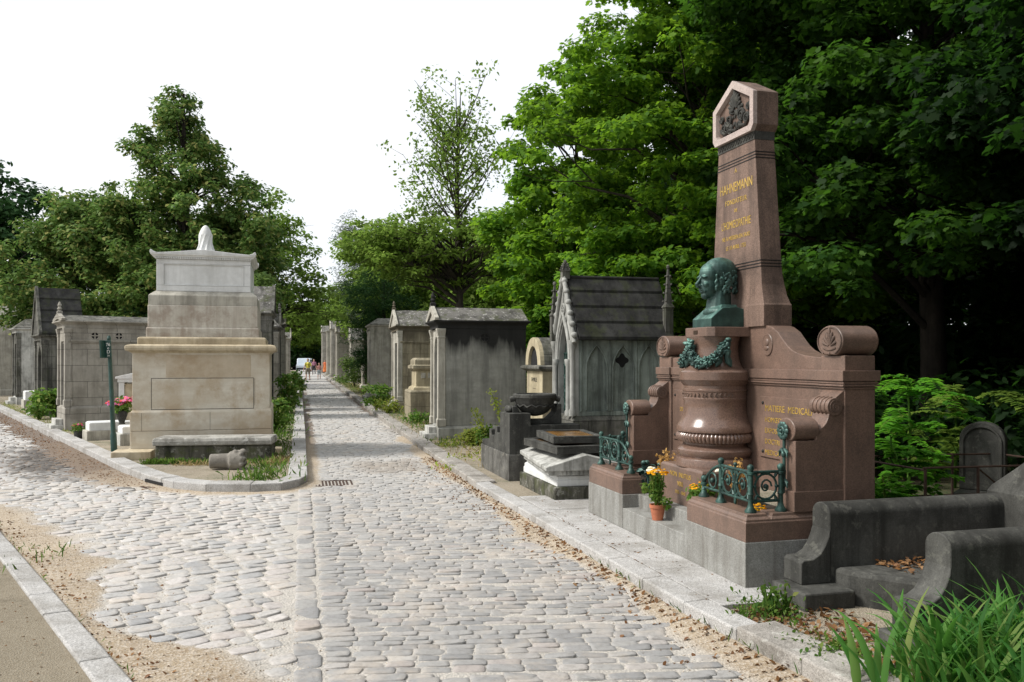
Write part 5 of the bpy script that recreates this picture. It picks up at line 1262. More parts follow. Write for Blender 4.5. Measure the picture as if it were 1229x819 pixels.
b = MB(); b.lathe([(.06, 0), (.05, .04), (.09, .14), (.11, .22), (.09, .26)], 20); b.build('vase', M['dark_granite'], vs_, smooth=50); 
g = np.random.default_rng(6); P, N = clump((0, 0, .36), .22, 160, g, .8, .4); leaves_mesh('foliage', P, N, .09, 'oval', M['weed'], vs_, 2)
blooms(vs_, (-.08, 0, .36), .20, 42, M['pink_fl'], .085, 3, .7); blooms(vs_, (.14, 0, .42), .18, 36, M['pink_fl'], .08, 5, .7)
fp = empty('flower_pot', (-8.62, 16.9, GZ), 0, 'small pot of pale pink flowers at the lane side, below the ashlar mausoleum', 'flower pot')
b = MB(); b.lathe([(.07, 0), (.09, .12), (.10, .15)], 18); b.build('pot', M['dark_granite'], fp, smooth=50); g = np.random.default_rng(7); P, N = clump((0, 0, .22), .14, 110, g, .8, .4); leaves_mesh('foliage', P, N, .06, 'oval', M['weed'], fp, 2); blooms(fp, (0, 0, .24), .12, 18, M['pink_fl'], .05, 11, .8)

# ------------------------------------------------------------------ left side of the long lane
def lk_pt(z, off): x = float(interp_x([(-2.72, 11.3), (-4.6, 18.9), (-14.9, 60), (-21.9, 88), (-32, 128)], z)); return (x - off, z)
def rk_pt(z, off): return (float(interp_x(RK, z)) + off, z)
mausoleum('mausoleum', 'dark sooty mausoleum with mossy hipped roof, just behind the tall pale corner tomb', lk_pt(23.5, .95), RL, -1, 1.7, 2.8, 2.95, 3.75, M['ashlar_dark'], M['slab_roof'], M['ashlar_dark'], False, finial=False, dw=.3)
LB = ['dark mausoleum with flat roof, second behind the corner tomb on the left of the lane', 'narrow grey mausoleum, third along the left side of the lane', 'tall grey mausoleum, fourth along the left side of the lane', 'small far mausoleum on the left near the parked van', 'distant pale mausoleum left of the walkers, beside the van']
for i, (z, w_, e_, mt, fl) in enumerate(((27.0, 1.5, 2.7, 'ashlar_dark', True), (31.5, 1.6, 2.9, 'ashlar_left', False), (37.5, 1.8, 3.2, 'ashlar_dark', False), (47, 2.2, 3.0, 'ashlar_left', True), (62, 2.5, 3.2, 'ashlar_pale', False))):
    mausoleum('mausoleum', LB[i], lk_pt(z, .85 + .1 * (i % 2)), RL, -1, w_, 2.4, e_, e_ + .5, M[mt], M['slab_roof'], M['ashlar_left'], False, flat=fl, finial=(i % 2 == 0), dw=.3)
LB = ['pale mausoleum beyond the dark bushes on the right of the lane', 'grey mausoleum with pointed front far along the right of the lane', 'tall narrow mausoleum in the distant row right of the walkers', 'faraway pale tomb at the end of the right-hand row', 'faraway grey tomb closing the right-hand row']
for i, (z, w_, e_, mt, fl, of) in enumerate(((57, 2.2, 3.0, 'ashlar_pale', False, 1.2), (66, 2.2, 3.8, 'ashlar_left', 0, .6), (76, 2.4, 4.4, 'ashlar_left', 0, .5), (88, 2.6, 4.6, 'ashlar_pale', 1, .5), (102, 3, 5.0, 'ashlar_left', 0, .3))):
    mausoleum('mausoleum', LB[i], rk_pt(z, of), RR, 1, w_, 2.6, e_, e_ + .8, M[mt], M['slab_roof'], M['ashlar_pale'], False, flat=bool(fl), finial=False, dw=.35)
gravestone('low pale headstone among bushes beside the lane, past the row of mausoleums', *rk_pt(46, 1.1), R(-76), .7, 1.5, M['ashlar_pale'])

# iron drain by the island's corner, and the gully mouth in the kerb
dg = empty('drain_grate', (DR[0], DR[1], 0), R(14), 'rusty iron drain grate set in the cobbles at the island corner', 'drain grate')
b = MB(); b.box(-.24, .24, -.26, .26, -.03, .004); b.build('pit', M['void'], dg)
b = MB()
for a in (-.24, .22): b.box(a, a + .02, -.26, .26, .0045, .020)
for a in (-.26, .24): b.box(-.22, .22, a, a + .02, .0045, .020)
for i in range(9): x = -.20 + i * .045; b.box(x, x + .024, -.24, .24, .006, .019)
b.build('bars', M['iron'], dg, bevel=.002)
dx, dy = -4.55, 10.85
gm_ = empty('gully_mouth', (-4.66, 11.06, 0), R(-44), 'dark iron gully mouth in the kerb of the island, left lane side', 'drain')
b = MB(); b.box(-.27, .27, -.006, .10, .012, .075); b.build('opening', M['void'], gm_); b = MB(); b.box(-.26, .26, -.20, -.03, .012, .022); 
for i in range(6): b.box(-.24 + .09 * i, -.20 + .09 * i, -.19, -.04, .0215, .027)
b.build('grate', M['iron'], gm_, bevel=.003)

# ------------------------------------------------------------------ van at the end of the lane
vx, vy = G(363, 441.5); van = empty('parked_van', (vx * 115 / vy * 1.0, 115, 0), R(8), 'light blue-white van parked at the far end of the lane behind the walkers', 'van')
paint = simple('pale_blue_paint', (.55, .62, .68), .3, .1, .05); glass = simple('dark_glass', (.03, .04, .05), .1)
b = MB(); b.prism([(0, .28), (-.03, .75), (.10, .98), (.95, 1.12), (1.45, 1.78), (1.7, 1.86), (4.4, 1.84), (4.55, .9), (4.5, .28)], 'x', -.85, .85); b.build('body', paint, van, bevel=.06)
b = MB(); b.prism([(.99, 1.14), (1.43, 1.72), (1.46, 1.74), (1.0, 1.10)], 'x', -.74, .74); b.M = Matrix.Translation((0, -.03, .01)); b.build('windscreen', glass, van)
b = MB(); b.box(-.855, .855, 1.5, 2.4, 1.15, 1.65); b.box(-.855, .855, 2.5, 4.2, 1.15, 1.65); b.each('side_window', glass, van, bevel=.02)
b = MB(); b.box(-.80, .80, -.06, .02, .35, .55); b.build('bumper', M['dark_iron'], van, bevel=.02)
for s2 in (-1, 1):
    b = MB(); b.ell((s2 * .62, .02, .80), (.16, .06, .10), 12, 8); b.build('headlight', M['white_paint'], van, smooth=60)
    for y_ in (.8, 3.7):
        b = MB(); b.M = Matrix.Translation((s2 * .80, y_, .32)) @ Matrix.Rotation(R(90), 4, 'Y'); b.lathe([(.18, -.09), (.30, -.10), (.33, -.06), (.33, .06), (.30, .10), (.18, .09)], 20); wv = b.build('wheel', M['dark_iron'], van, smooth=40)
        b = MB(); b.M = Matrix.Translation((s2 * .80, y_, .32)) @ Matrix.Rotation(R(90), 4, 'Y'); b.lathe([(.05, -.095), (.17, -.085), (.17, .085), (.05, .095)], 16); b.build('rim', paint, wv, smooth=40)

# ------------------------------------------------------------------ people
skin = simple('skin', (.48, .28, .20), .6, 0, .1)
def cloth(name, c): return simple(name, c, .85, 0, .15)
def person(label, px, py, hgt, rz, top, bottom, hairc, bottom_len=.5, skirt=False, pack=False, stride=.16, sd=1, armout=.0):
    Y = H * FPX / (py - CY); X = (px - CX) / FPX * Y
    r = empty('person', (X, Y, .02), rz, label, 'person'); s = hgt / 1.75
    V3 = lambda x, y, z: (x * s, y * s, z * s)
    sh = .185; b = MB(); C_ = lambda a, c, ra, rb: b.capsule(V3(*a), V3(*c), ra * s, rb * s, 12)
    hipL, hipR = (-.095, 0, .92), (.095, 0, .92); kn = [(-.10, -stride * .6, .50), (.10, stride * .35, .50)]; an = [(-.10, -stride * .8, .08), (.10, stride * 1.1, .12)]
    for hp_, k_, a_ in zip((hipL, hipR), kn, an):
        C_(hp_, k_, .082, .055); C_(k_, a_, .054, .036); C_(a_, (a_[0], a_[1] - .14, a_[2] - .045), .036, .030)
    b.ell(V3(0, 0, .96), (.165 * s, .11 * s, .12 * s), 16, 10); b.ell(V3(0, 0, 1.16), (.15 * s, .10 * s, .20 * s), 16, 10); b.ell(V3(0, 0, 1.33), (.185 * s, .11 * s, .13 * s), 16, 10)
    C_((0, 0, 1.40), (0, -.01, 1.53), .055, .05)
    b.ell(V3(0, -.01, 1.635), (.076 * s, .095 * s, .115 * s), 18, 12); b.ell(V3(0, -.095, 1.62), (.014 * s, .024 * s, .022 * s), 8, 6); b.ell(V3(0, -.075, 1.565), (.035 * s, .03 * s, .025 * s), 10, 6)
    for q in (-1, 1):
        b.ell(V3(q * .078, 0, 1.63), (.012 * s, .02 * s, .032 * s), 8, 6)
        el = (q * (.235 + armout), .02 + q * .03, 1.12); wr = (q * (.25 + armout * 1.4), -.10 + q * .06, .88)
        C_((q * sh, 0, 1.38), el, .050, .038); C_(el, wr, .037, .026)
        C_(wr, (wr[0], wr[1] - .03, wr[2] - .08), .028, .03)
        for f_ in range(4): yy = wr[1] - .055 + .021 * f_; C_((wr[0], yy, wr[2] - .085), (wr[0] - q * .01, yy - .01, wr[2] - .085 - (.065, .08, .075, .055)[f_]), .0095, .008)
        C_((wr[0], wr[1] - .05, wr[2] - .03), (wr[0] - q * .01, wr[1] - .095, wr[2] - .075), .012, .010)
    b.build('body', skin, r, remesh=.012)
    b = MB()
    b.ell(V3(0, 0, 1.33), (.20 * s, .125 * s, .14 * s), 18, 10); b.ell(V3(0, 0, 1.14), (.172 * s, .122 * s, .26 * s), 18, 10)
    for q in (-1, 1): C_((q * sh, 0, 1.38), (q * (.215 + armout * .6), .015, 1.22), .064, .056)
    b.build('shirt', top, r, remesh=.014)
    b = MB()
    if skirt: b.lathe([(.14 * s, 1.02 * s), (.18 * s, .92 * s), (.27 * s, bottom_len * s), (.26 * s, bottom_len * s - .01)], 24)
    else:
        b.ell(V3(0, 0, .95), (.180 * s, .128 * s, .13 * s), 16, 10)
        for hp_, k_, a_ in zip((hipL, hipR), kn, an):
            e_ = Vector(hp_).lerp(Vector(k_), min(1, (.92 - bottom_len) / .42)); C_(hp_, tuple(e_), .098, .082 if bottom_len > .3 else .068)
            if bottom_len < .3: C_(k_, a_, .068, .052)
    b.build('skirt' if skirt else 'trousers', bottom, r, remesh=.014)
    b = MB(); b.ell(V3(0, .012, 1.665), (.086 * s, .098 * s, .10 * s), 16, 10); b.ell(V3(0, .06, 1.60), (.07 * s, .05 * s, .09 * s), 12, 8); b.build('hair', hairc, r, remesh=.012)
    for q in (-1, 1):
        a_ = an[0] if q < 0 else an[1]; b = MB(); b.capsule(V3(a_[0], a_[1] + .02, a_[2] - .035), V3(a_[0], a_[1] - .16, a_[2] - .05), .042 * s, .036 * s, 10); b.build('shoe', M['dark_iron'], r, remesh=.012)
    if pack:
        b = MB(); b.ell(V3(0, .17, 1.22), (.16 * s, .10 * s, .22 * s), 14, 10)
        for q in (-1, 1): b.tube([V3(q * .12, .10, 1.40), V3(q * .125, -.04, 1.475), V3(q * .13, -.135, 1.36), V3(q * .135, -.12, 1.15), V3(q * .14, .08, 1.05)], .026 * s, 6)
        b.build('backpack', M['dark_iron'], r, remesh=.014)
    return r
brown = simple('brown_hair', (.07, .04, .025), .8); dark_h = simple('dark_hair', (.03, .02, .015), .8)
person('walker in a yellow top and khaki shorts with backpack straps, nearest on the lane', 369.5, 457.5, 1.72, R(-6), cloth('yellow_cloth', (.75, .68, .10)), cloth('khaki_cloth', (.22, .19, .15)), brown, .56, pack=True, armout=.03)
person('walker in a mauve top and dark trousers, second along the lane behind the yellow top', 376.8, 450.0, 1.70, R(-4), cloth('mauve_cloth', (.30, .13, .20)), cloth('black_cloth', (.03, .025, .03)), dark_h, .18, stride=.12)
person('shorter walker in a pinkish top and grey-white shorts, right of the yellow-topped walker', 383.0, 456.0, 1.38, R(4), cloth('pink_cloth', (.42, .2, .18)), cloth('grey_cloth', (.30, .34, .36)), brown, .55, stride=.14)
person('distant walker in a long orange dress at the right of the group', 390.0, 448.5, 1.60, R(10), cloth('orange_cloth', (.75, .20, .08)), cloth('orange_skirt', (.75, .22, .07)), dark_h, .22, skirt=True, stride=.05)
pg = empty('pigeon', (*G(367, 464.5), .01), R(60), 'small grey pigeon on the lane in front of the walkers', 'pigeon')
b = MB(); b.ell((0, 0, .11), (.06, .12, .06), 14, 10); b.ell((0, -.09, .17), (.03, .035, .04), 10, 8); b.capsule((0, -.07, .13), (0, -.09, .16), .035, .025); b.tube([(0, -.12, .17), (0, -.145, .162)], [.009, .002], 6); b.tube([(0, .08, .12), (0, .15, .11), (0, .21, .10)], [.04, .03, .022], 6)
b.build('body', simple('pigeon_feathers', (.16, .17, .20), .7), pg, remesh=.008); b = MB()
for q in (-1, 1): b.tube([(q * .02, -.01, .06), (q * .02, -.01, .0), (q * .02, -.04, .003)], .005, 5)
b.each('leg', M['iron'], pg)
# ------------------------------------------------------------------ trees
GT = 'trees of the dark wood on the right'
def tz(x, y): return (x, y, .05)
make_tree('maple_tree', 'broad bright green maple behind the black-roofed chapel, left edge of the right-hand wood', tz(3.9, 16.5), 2.2, .17,
          [(-.6, 0, 5.6, 3.0, 2.9, 2.7), (-1.4, -.2, 3.4, 2.5, 2.2, 1.5), (-1.0, 0, 7.9, 1.8, 1.8, 1.4), (1.2, -.6, 3.5, 2.3, 2.2, 1.6)], 470, 175, .44, .088, 'maple', M['maple'], M['bark'], 21, nbr=60, group=GT, flat=.4)
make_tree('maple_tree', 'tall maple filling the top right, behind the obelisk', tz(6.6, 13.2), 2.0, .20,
          [(0, 0, 6.5, 3.6, 3.4, 3.2), (-1.4, -1.2, 4.2, 2.3, 2.0, 1.8), (0, 0, 10, 2.8, 2.8, 2.2), (-2.4, .3, 8.2, 1.9, 1.8, 1.9)], 520, 165, .48, .092, 'maple', M['maple_half_shaded'], M['bark_dark'], 22, nbr=70, group=GT, flat=.4)
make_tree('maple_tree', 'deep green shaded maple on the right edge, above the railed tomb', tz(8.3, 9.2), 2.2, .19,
          [(0, 0, 5.4, 3.3, 3.2, 2.6), (-1.7, -.4, 4.3, 1.9, 1.9, 2.0), (0, 0, 8.0, 2.8, 2.8, 1.8)], 430, 150, .48, .10, 'maple', M['maple_shaded'], M['bark_dark'], 23, nbr=60, group=GT, flat=.4)
bk = make_tree('maple_tree', 'shaded maple deep in the wood, seen right of the obelisk', tz(10.8, 15.5), 1.6, .22, [(0, 0, 5.2, 3.8, 3.6, 4.2), (0, 0, 9.5, 3, 3, 2.5), (-1, -1, 2.2, 3, 2.6, 1.5)], 380, 125, .58, .15, 'maple', M['maple_shaded'], M['bark_dark'], 24, nbr=50, group=GT)
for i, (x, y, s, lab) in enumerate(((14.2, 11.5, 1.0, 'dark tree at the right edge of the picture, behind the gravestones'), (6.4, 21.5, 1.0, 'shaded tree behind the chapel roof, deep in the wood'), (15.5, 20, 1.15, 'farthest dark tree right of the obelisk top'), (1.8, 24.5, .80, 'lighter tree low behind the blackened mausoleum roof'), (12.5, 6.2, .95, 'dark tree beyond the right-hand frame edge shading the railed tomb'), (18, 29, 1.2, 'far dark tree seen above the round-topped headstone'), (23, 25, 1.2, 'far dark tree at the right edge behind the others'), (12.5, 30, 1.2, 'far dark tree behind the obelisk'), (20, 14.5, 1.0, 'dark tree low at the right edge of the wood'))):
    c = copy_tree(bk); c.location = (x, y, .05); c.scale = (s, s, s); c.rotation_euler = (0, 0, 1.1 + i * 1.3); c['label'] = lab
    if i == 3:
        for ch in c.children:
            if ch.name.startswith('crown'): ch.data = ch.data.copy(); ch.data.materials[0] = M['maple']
# trees over the camera's right shoulder: they shade the near right corner
c = copy_tree(bk); c.location = (7.6, 2.2, .05); c.scale = (.85, .85, .95); c.rotation_euler = (0, 0, 4.0); c['label'] = 'shade tree just outside the right edge, over the strap-leaved plant'
for i, (x, y, s, lab) in enumerate(((9.0, -3.5, .95, 'shade tree behind the camera on the right'), (4.4, -4.0, .9, 'nearest shade tree behind the camera'), (6.8, -8.5, 1.1, 'second shade tree behind the camera'), (12, 1.5, 1.0, 'shade tree well to the right of the picture'), (12, -8, 1.2, 'farthest shade tree behind the camera'), (3.3, -3.9, .75, 'low shade tree close behind the camera'), (5.6, -1.6, .7, 'young shade tree just out of view at the right'))):
    c = copy_tree(bk); c.location = (x, y, .05); c.scale = (s, s, s); c.rotation_euler = (0, 0, 5.0 + i); c['label'] = lab
# dark undergrowth closing the wood
ug = [(4.6, 12.2, 1.5, 1.5), (6.6, 10.8, 1.6, 1.4), (8.6, 12.0, 2.0, 1.8), (10.8, 9.0, 2.2, 1.7), (13, 10, 2.4, 2.2), (7.5, 16, 2.5, 2.4), (3.2, 19.5, 2.0, 2.2), (1.0, 21, 1.8, 2.0), (12, 15, 2.6, 2.4), (-.3, 28, 2.2, 2.4), (9.5, 20, 3, 2.6), (16, 15, 3, 3), (17, 9.5, 3, 2.6), (4.8, 24, 3, 3)]
ul = ['dark undergrowth bush behind the left half of the pink monument', 'dark undergrowth bush behind the pier of the pink monument', 'shaded shrub behind the bright fronds', 'shaded shrub right of the round-topped headstone', 'shaded shrub on the right edge behind the stele', 'tall dark shrub behind the obelisk shaft', 'leafy shrub behind the chapel', 'leafy shrub behind the yellow niche tomb', 'dark shrub deep in the wood behind the headstone', 'shrub behind the tan walled mausoleum', 'big dark shrub deep behind the obelisk', 'big dark shrub far right in the wood', 'big dark shrub closing the right edge', 'big shrub deep behind the chapel roof']
u0 = {}
for i, (x, y, r_, h_) in enumerate(ug):
    if i < 2: u0[i] = bush('undergrowth_shrub', ul[i], tz(x, y), (r_, h_), 2600, .15, 'oval', M['maple_shaded'], 50 + i, stems=8, group='dark undergrowth shrubs in the wood', stemmat=M['bark_dark'])
    else:
        c = copy_tree(u0[i % 2]); c.location = (x, y, .05); s = r_ / 1.5; c.scale = (s, s, h_ / 1.45); c.rotation_euler = (0, 0, i * 1.7); c['label'] = ul[i]

for i, (x, y, s, lab) in enumerate(((-35.5, 139, 3.4, 'low green foliage closing the lane beyond the van'), (-31, 141, 3.0, 'low green foliage at the lane end, right of the van'), (-40, 140, 3.6, 'low green foliage at the lane end, left of the van'))):
    c = copy_tree(u0[i % 2]); c.location = (x, y, .05); c.scale = (s, s, s); c.rotation_euler = (0, 0, i * 2.2); c['label'] = lab
# elm with a broad lower crown and a thin top
ex_, ey_ = (548 - CX) / FPX * 31, 31
make_tree('elm_tree', 'tall elm with a broad lower crown and thin see-through top, over the mausoleum roofs', (ex_, ey_, .05), 3.3, .24,
          [(-.7, 0, 5.6, 3.6, 3.0, 1.35), (-2.6, 0, 5.9, 2.0, 2.0, 1.1)], 210, 62, .48, .15, 'oval', M['elm'], M['bark'], 31, nbr=90, flat=.3, brr=.45, lowb=.28)
g = np.random.default_rng(77); root = [o for o in COL.objects if o.name.startswith('elm_tree')][0]
b = MB(); Ps = []; Ns = []
tip0 = Vector((.1, 0, 5.2)); b.tube([(.0, 0, 4.0), (.05, 0, 6), (0, 0, 8), (.1, 0, 10), (.15, 0, 11.5)], [.15, .11, .075, .04, .01], 7)
for i in range(46):
    z0 = 5.2 + 4.6 * g.random(); a = g.random() * 6.283; el = R(30 + 42 * g.random()); L = (1.9 + 2.2 * g.random()) * (1 - .06 * (z0 - 5)); dv = Vector((math.cos(a) * math.cos(el), math.sin(a) * math.cos(el) * .9, math.sin(el)))
    p0 = Vector((.05, 0, z0)); tip = p0 + dv * L; mid = p0.lerp(tip, .5) + Vector((0, 0, -.12)); tip.z = min(tip.z, 11.9); b.tube([p0, mid, tip], [.035, .022, .006], 5)
    for k in range(6):
        q = .35 + .65 * g.random(); s0 = p0.lerp(tip, q); e0 = s0 + Vector(g.normal(size=3)) * .35 + Vector((0, 0, .15)); b.tube([s0, e0], [.010, .004], 4)
        for m_ in range(int(10 + 14 * g.random())): Ps.append(np.array(e0) + g.normal(size=3) * .16); Ns.append(g.normal(size=3) + [0, 0, .4])
b.build('upper_limbs', M['bark'], root, smooth=60); leaves_mesh('upper_leaves', np.array(Ps), np.array(Ns), .13 * (.6 + .8 * g.random(len(Ps))), 'oval', M['elm'], root, 9)

# left side: linden and companions
make_tree('linden_tree', 'tall dense linden with pale seed tufts, behind the white marble tomb top', (-12.6, 33, .05), 2.5, .30,
          [(0, 0, 4.6, 3.9, 3.4, 2.8), (0, 0, 7.2, 3.2, 2.8, 2.6), (-.4, 0, 9.6, 1.9, 1.8, 2.1), (-.5, 0, 11.3, .9, .9, 1.2), (1.8, -.5, 5.4, 2.4, 2.2, 2.2), (-2.4, 0, 6.6, 1.5, 1.6, 1.6)], 540, 110, .50, .165, 'oval', M['linden'], M['bark_dark'], 33, nbr=50, flat=.6)
make_tree('linden_tree', 'rounder dense tree at the left, in front of the darkest trees', (-17.4, 34, .05), 2.2, .25, [(0, 0, 4.6, 3.2, 3, 2.8), (.2, 0, 6.8, 2.0, 2, 1.5)], 280, 100, .55, .18, 'oval', M['linden'], M['bark_dark'], 34, nbr=30, flat=.6)
make_tree('thin_leaved_tree', 'light green thin-crowned tree right behind the marble tomb top', (-11.2, 39, .05), 3.0, .2, [(0, 0, 5.6, 2.6, 2.4, 2.8), (1.0, 0, 4.0, 2.2, 2, 1.8), (.4, 0, 8.2, 1.1, 1.1, 1.2)], 170, 50, .55, .19, 'oval', M['elm'], M['bark'], 35, nbr=60, flat=.5)
make_tree('pale_tree', 'yellow-green young tree between the linden and the lane mausoleums', (-9.3, 30, .05), 1.4, .1, [(0, 0, 3.7, 1.0, 1, 1.0)], 40, 70, .4, .16, 'oval', M['pale_leaf'], M['bark'], 36, nbr=14)
dk = make_tree('dark_tree', 'very dark tree mass at the far left edge', (-26.5, 43, .05), 2.5, .35, [(0, 0, 6.0, 4.0, 4, 5.6), (0, 0, 3.5, 4.5, 4, 3)], 420, 80, .9, .30, 'oval', M['yew'], M['bark_dark'], 37, nbr=20)
for i, (x, y, s, lab) in enumerate(((-20.5, 47, .78, 'dark tree standing behind the linden on the left'), (-31, 39, 1.1, 'dark tree cut by the left edge of the picture'), (-21, 54, .8, 'dark tree hidden low behind the tall linden'))):
    c = copy_tree(dk); c.location = (x, y, .05); c.scale = (s,) * 3; c.rotation_euler = (0, 0, 2 * i + 1); c['label'] = lab
make_tree('pale_tree', 'mid green rounded tree peeking above the left trees', (-23.6, 50, .05), 3, .25, [(0, 0, 8.6, 3.0, 3, 2.6)], 130, 60, .7, .28, 'oval', M['elm'], M['bark'], 38, nbr=20)

# along the right of the lane, middle distance
cn = make_tree('yew_tree', 'dark green yew hanging over the lane past the row of mausoleums', (-6.3, 42.5, .05), .6, .22, [(0, 0, 2.9, 1.9, 1.8, 2.7), (-.7, -.4, 4.6, 1.6, 1.5, 1.6), (-.6, -.5, 1.6, 1.5, 1.4, 1.4)], 260, 75, .45, .17, 'blade', M['yew'], M['bark_dark'], 40, nbr=20)
make_tree('conifer', 'grey-green feathery conifer rising behind the yew beside the lane', (-9.2, 54, .05), 2, .2, [(0, 0, 6.6, 2.2, 2, 2.8), (-.8, 0, 9.2, 1.2, 1.2, 1.6), (.9, 0, 8.6, 1.0, 1, 1.4)], 200, 60, .55, .22, 'blade', M['grey_conifer'], M['bark'], 41, nbr=60, flat=.7)
md = make_tree('leafy_tree', 'full green tree between the conifer and the elm', (-5.6, 47, .05), 2, .25, [(0, 0, 5.6, 3.6, 3.2, 3.4), (1.8, 0, 4.0, 2.6, 2, 2.4)], 260, 70, .65, .24, 'oval', M['elm'], M['bark'], 42, nbr=30, group='trees far along the lane')
for i, (x, y, s, lab) in enumerate(((-33, 97, 1.15, 'distant tree left above the van'), (-41, 112, 1.5, 'distant tree far left above the lane end'), (-31, 150, 1.6, 'distant tree closing the end of the lane'), (-37.5, 142, 1.2, 'farthest tree directly above the van'), (-11.0, 84, 1.25, 'distant tree on the right above the far tombs'), (-23.5, 70, .85, 'green tree left of the lane before the walkers'), (-28.5, 82, 1.05, 'green tree left of the lane, above the van'), (1.5, 40, 1.0, 'green tree behind the blackened mausoleum, right of the elm'), (-1.5, 52, 1.1, 'green tree behind the lower elm crown'), (-10.5, 66, 1.0, 'green tree behind the grey conifer'), (-34.2, 138, 1.15, 'distant tree standing right over the van'), (-39, 165, 1.5, 'distant tree beyond the van, slightly left'), (-36, 158, 1.3, 'distant tree beyond the van, slightly right'), (-45, 150, 1.5, 'distant tree at the left of the lane end'))):
    c = copy_tree(md); c.location = (x, y, .05); c.scale = (s,) * 3; c.rotation_euler = (0, 0, 1.3 * i + .6); c['label'] = lab
bush('flowering_shrub', 'loose shrub with pale blossom beside the lane under the yew', (*rk_pt(49, .9), .08), (1.0, 2.4), 1500, .14, 'oval', M['pale_leaf'], 71, stemmat=M['bark'])

# shrubs and weeds beside kerbs (each clump of some size is a plant)
def pl(name, lab, xy, size, n, ls, kind, mat, sd, **k): return bush(name, lab, (xy[0], xy[1], .08), size, n, ls, kind, mat, sd, cat='plant', **k)
pl('weed_shrub', 'tall dark green weed shrub at the lane kerb behind the corner tomb', G(344, 497, .08), (.42, 1.35), 900, .10, 'oval', M['weed'], 81)
pl('weed_shrub', 'yellow-green weeds at the right foot of the corner tomb', G(331, 520, .08), (.34, .95), 700, .085, 'oval', M['weed'], 82)
pl('weed_shrub', 'low weeds along the island kerb further up the lane', G(353, 475, .08), (.5, 1.3), 600, .13, 'oval', M['weed'], 83)
pl('weed_shrub', 'bright green bush beside the left lane, before the grey ashlar mausoleum', G(66, 502, .08), (.55, 1.05), 1000, .12, 'oval', M['weed'], 84)
pl('weed_shrub', 'tall wispy pale bush against the ashlar mausoleum corner', G(70, 494, .08), (.40, 2.0), 500, .11, 'oval', M['pale_leaf'], 85)
pl('weed_shrub', 'small dark weed at the left lane kerb', G(47, 504, .08), (.35, .5), 300, .10, 'oval', M['weed'], 86)
pl('weed_shrub', 'green shrub at the front of the pale narrow mausoleum', G(452, 492, .08), (.45, 1.0), 500, .11, 'oval', M['weed'], 87)
pl('weed_shrub', 'weeds at the foot of the blackened mausoleum side wall', G(566, 534, .08), (.34, .40), 380, .07, 'oval', M['weed_yellow'], 88)
pl('weed_shrub', 'weeds right of the blackened mausoleum, beside the urn tomb', G(588, 537, .08), (.28, .42), 320, .07, 'oval', M['weed'], 89)
pl('weed_shrub', 'weeds at the foot of the tan sarcophagus tomb', G(500, 508, .08), (.4, .30), 260, .08, 'oval', M['weed'], 90)
pl('weed_shrub', 'weeds along the verge before the tan walled mausoleum', G(466, 496, .08), (.45, .5), 300, .09, 'oval', M['weed_yellow'], 91)
def tallweed(lab, xy, h, lean, sd):
    g = np.random.default_rng(sd); r = empty('tall_weed', (xy[0], xy[1], .08), 0, lab, 'plant'); b = MB(); tip = np.array([lean[0], lean[1], h]); pts = [tuple(tip * t_ ** 1.0 * np.array([t_, t_, 1])) for t_ in np.linspace(0, 1, 6)]; b.tube(pts, [.010, .009, .008, .006, .005, .003], 6)
    Ps, Ns = [], []
    for i in range(110): t_ = .35 + .65 * g.random() ** .7; Ps.append(tip * t_ * np.array([t_, t_, 1]) + g.normal(size=3) * [.045, .045, .03]); Ns.append(g.normal(size=3) + [0, 0, .5])
    b.build('stem', M['weed'], r); leaves_mesh('foliage', np.array(Ps), np.array(Ns), .05 * (.7 + .6 * g.random(len(Ps))), 'oval', M['weed_yellow'], r, sd)
tallweed('tall yellow-topped weed leaning before the blackened wall, the taller one', G(604, 536, .08), 1.05, (-.25, 0), 5)
tallweed('shorter yellow-topped weed before the blackened wall, left of the taller one', G(581, 538, .08), .68, (-.18, 0), 6)

# bright pinnate fronds right of the monument
def fronds(lab, loc, n, L, sd, mat, spread=1.0, up=.9):
    g = np.random.default_rng(sd); r = empty('frond_plant', loc, 0, lab, 'plant'); b = MB(); Ps, Ns, Us = [], [], []
    for i in range(n):
        a = g.random() * 6.283; el = up * (.35 + .6 * g.random()); base = np.array([g.normal() * .12, g.normal() * .12, L * 1.1 * g.random()]); l = L * (.55 + .5 * g.random())
        d = np.array([math.cos(a) * math.cos(el) * spread, math.sin(a) * math.cos(el) * spread, math.sin(el)]); pts = []
        for k in range(8): t_ = k / 7; pts.append(base + d * l * t_ + np.array([0, 0, -.55 * l * t_ * t_]))
        b.tube([tuple(p) for p in pts], [.006 - .0006 * k for k in range(8)], 4)
        side_ = np.cross(d, [0, 0, 1]); side_ /= np.linalg.norm(side_)
        for k in range(22):
            t_ = .12 + .88 * k / 22; p = base + d * l * t_ + np.array([0, 0, -.55 * l * t_ * t_]); tan = d + np.array([0, 0, -1.1 * t_])
            for s2 in (-1, 1): Ps.append(p); Us.append(side_ * s2 * 1.0 + tan * .25 + [0, 0, -.15]); Ns.append(np.array([0, 0, 1.0]) + g.normal(size=3) * .15)
    b.tube([(0, 0, -.1), (0.02, 0, L * .6), (0, .02, L * 1.2)], [.02, .014, .006], 6); b.build('stem', M['weed'], r)
    leaves_mesh('foliage', np.array(Ps), np.array(Ns), .105 * (.7 + .4 * g.random(len(Ps))), 'oval', mat, r, sd, up=np.array(Us))
fronds('bright green pinnate-leaved sapling right beside the pink monument pier', (3.55, 7.95, .08), 30, .72, 3, M['fern'])
fronds('taller arching bright fronds behind the pinnate-leaved sapling', (4.15, 8.9, .35), 20, .95, 4, M['fern'])
fronds('low bright fronds at the foot of the monument pier', (3.15, 7.2, .06), 24, .5, 6, M['fern'])
fronds('thin pale fronds over the round-topped headstone', (5.0, 9.6, .3), 20, .9, 7, M['elm'])

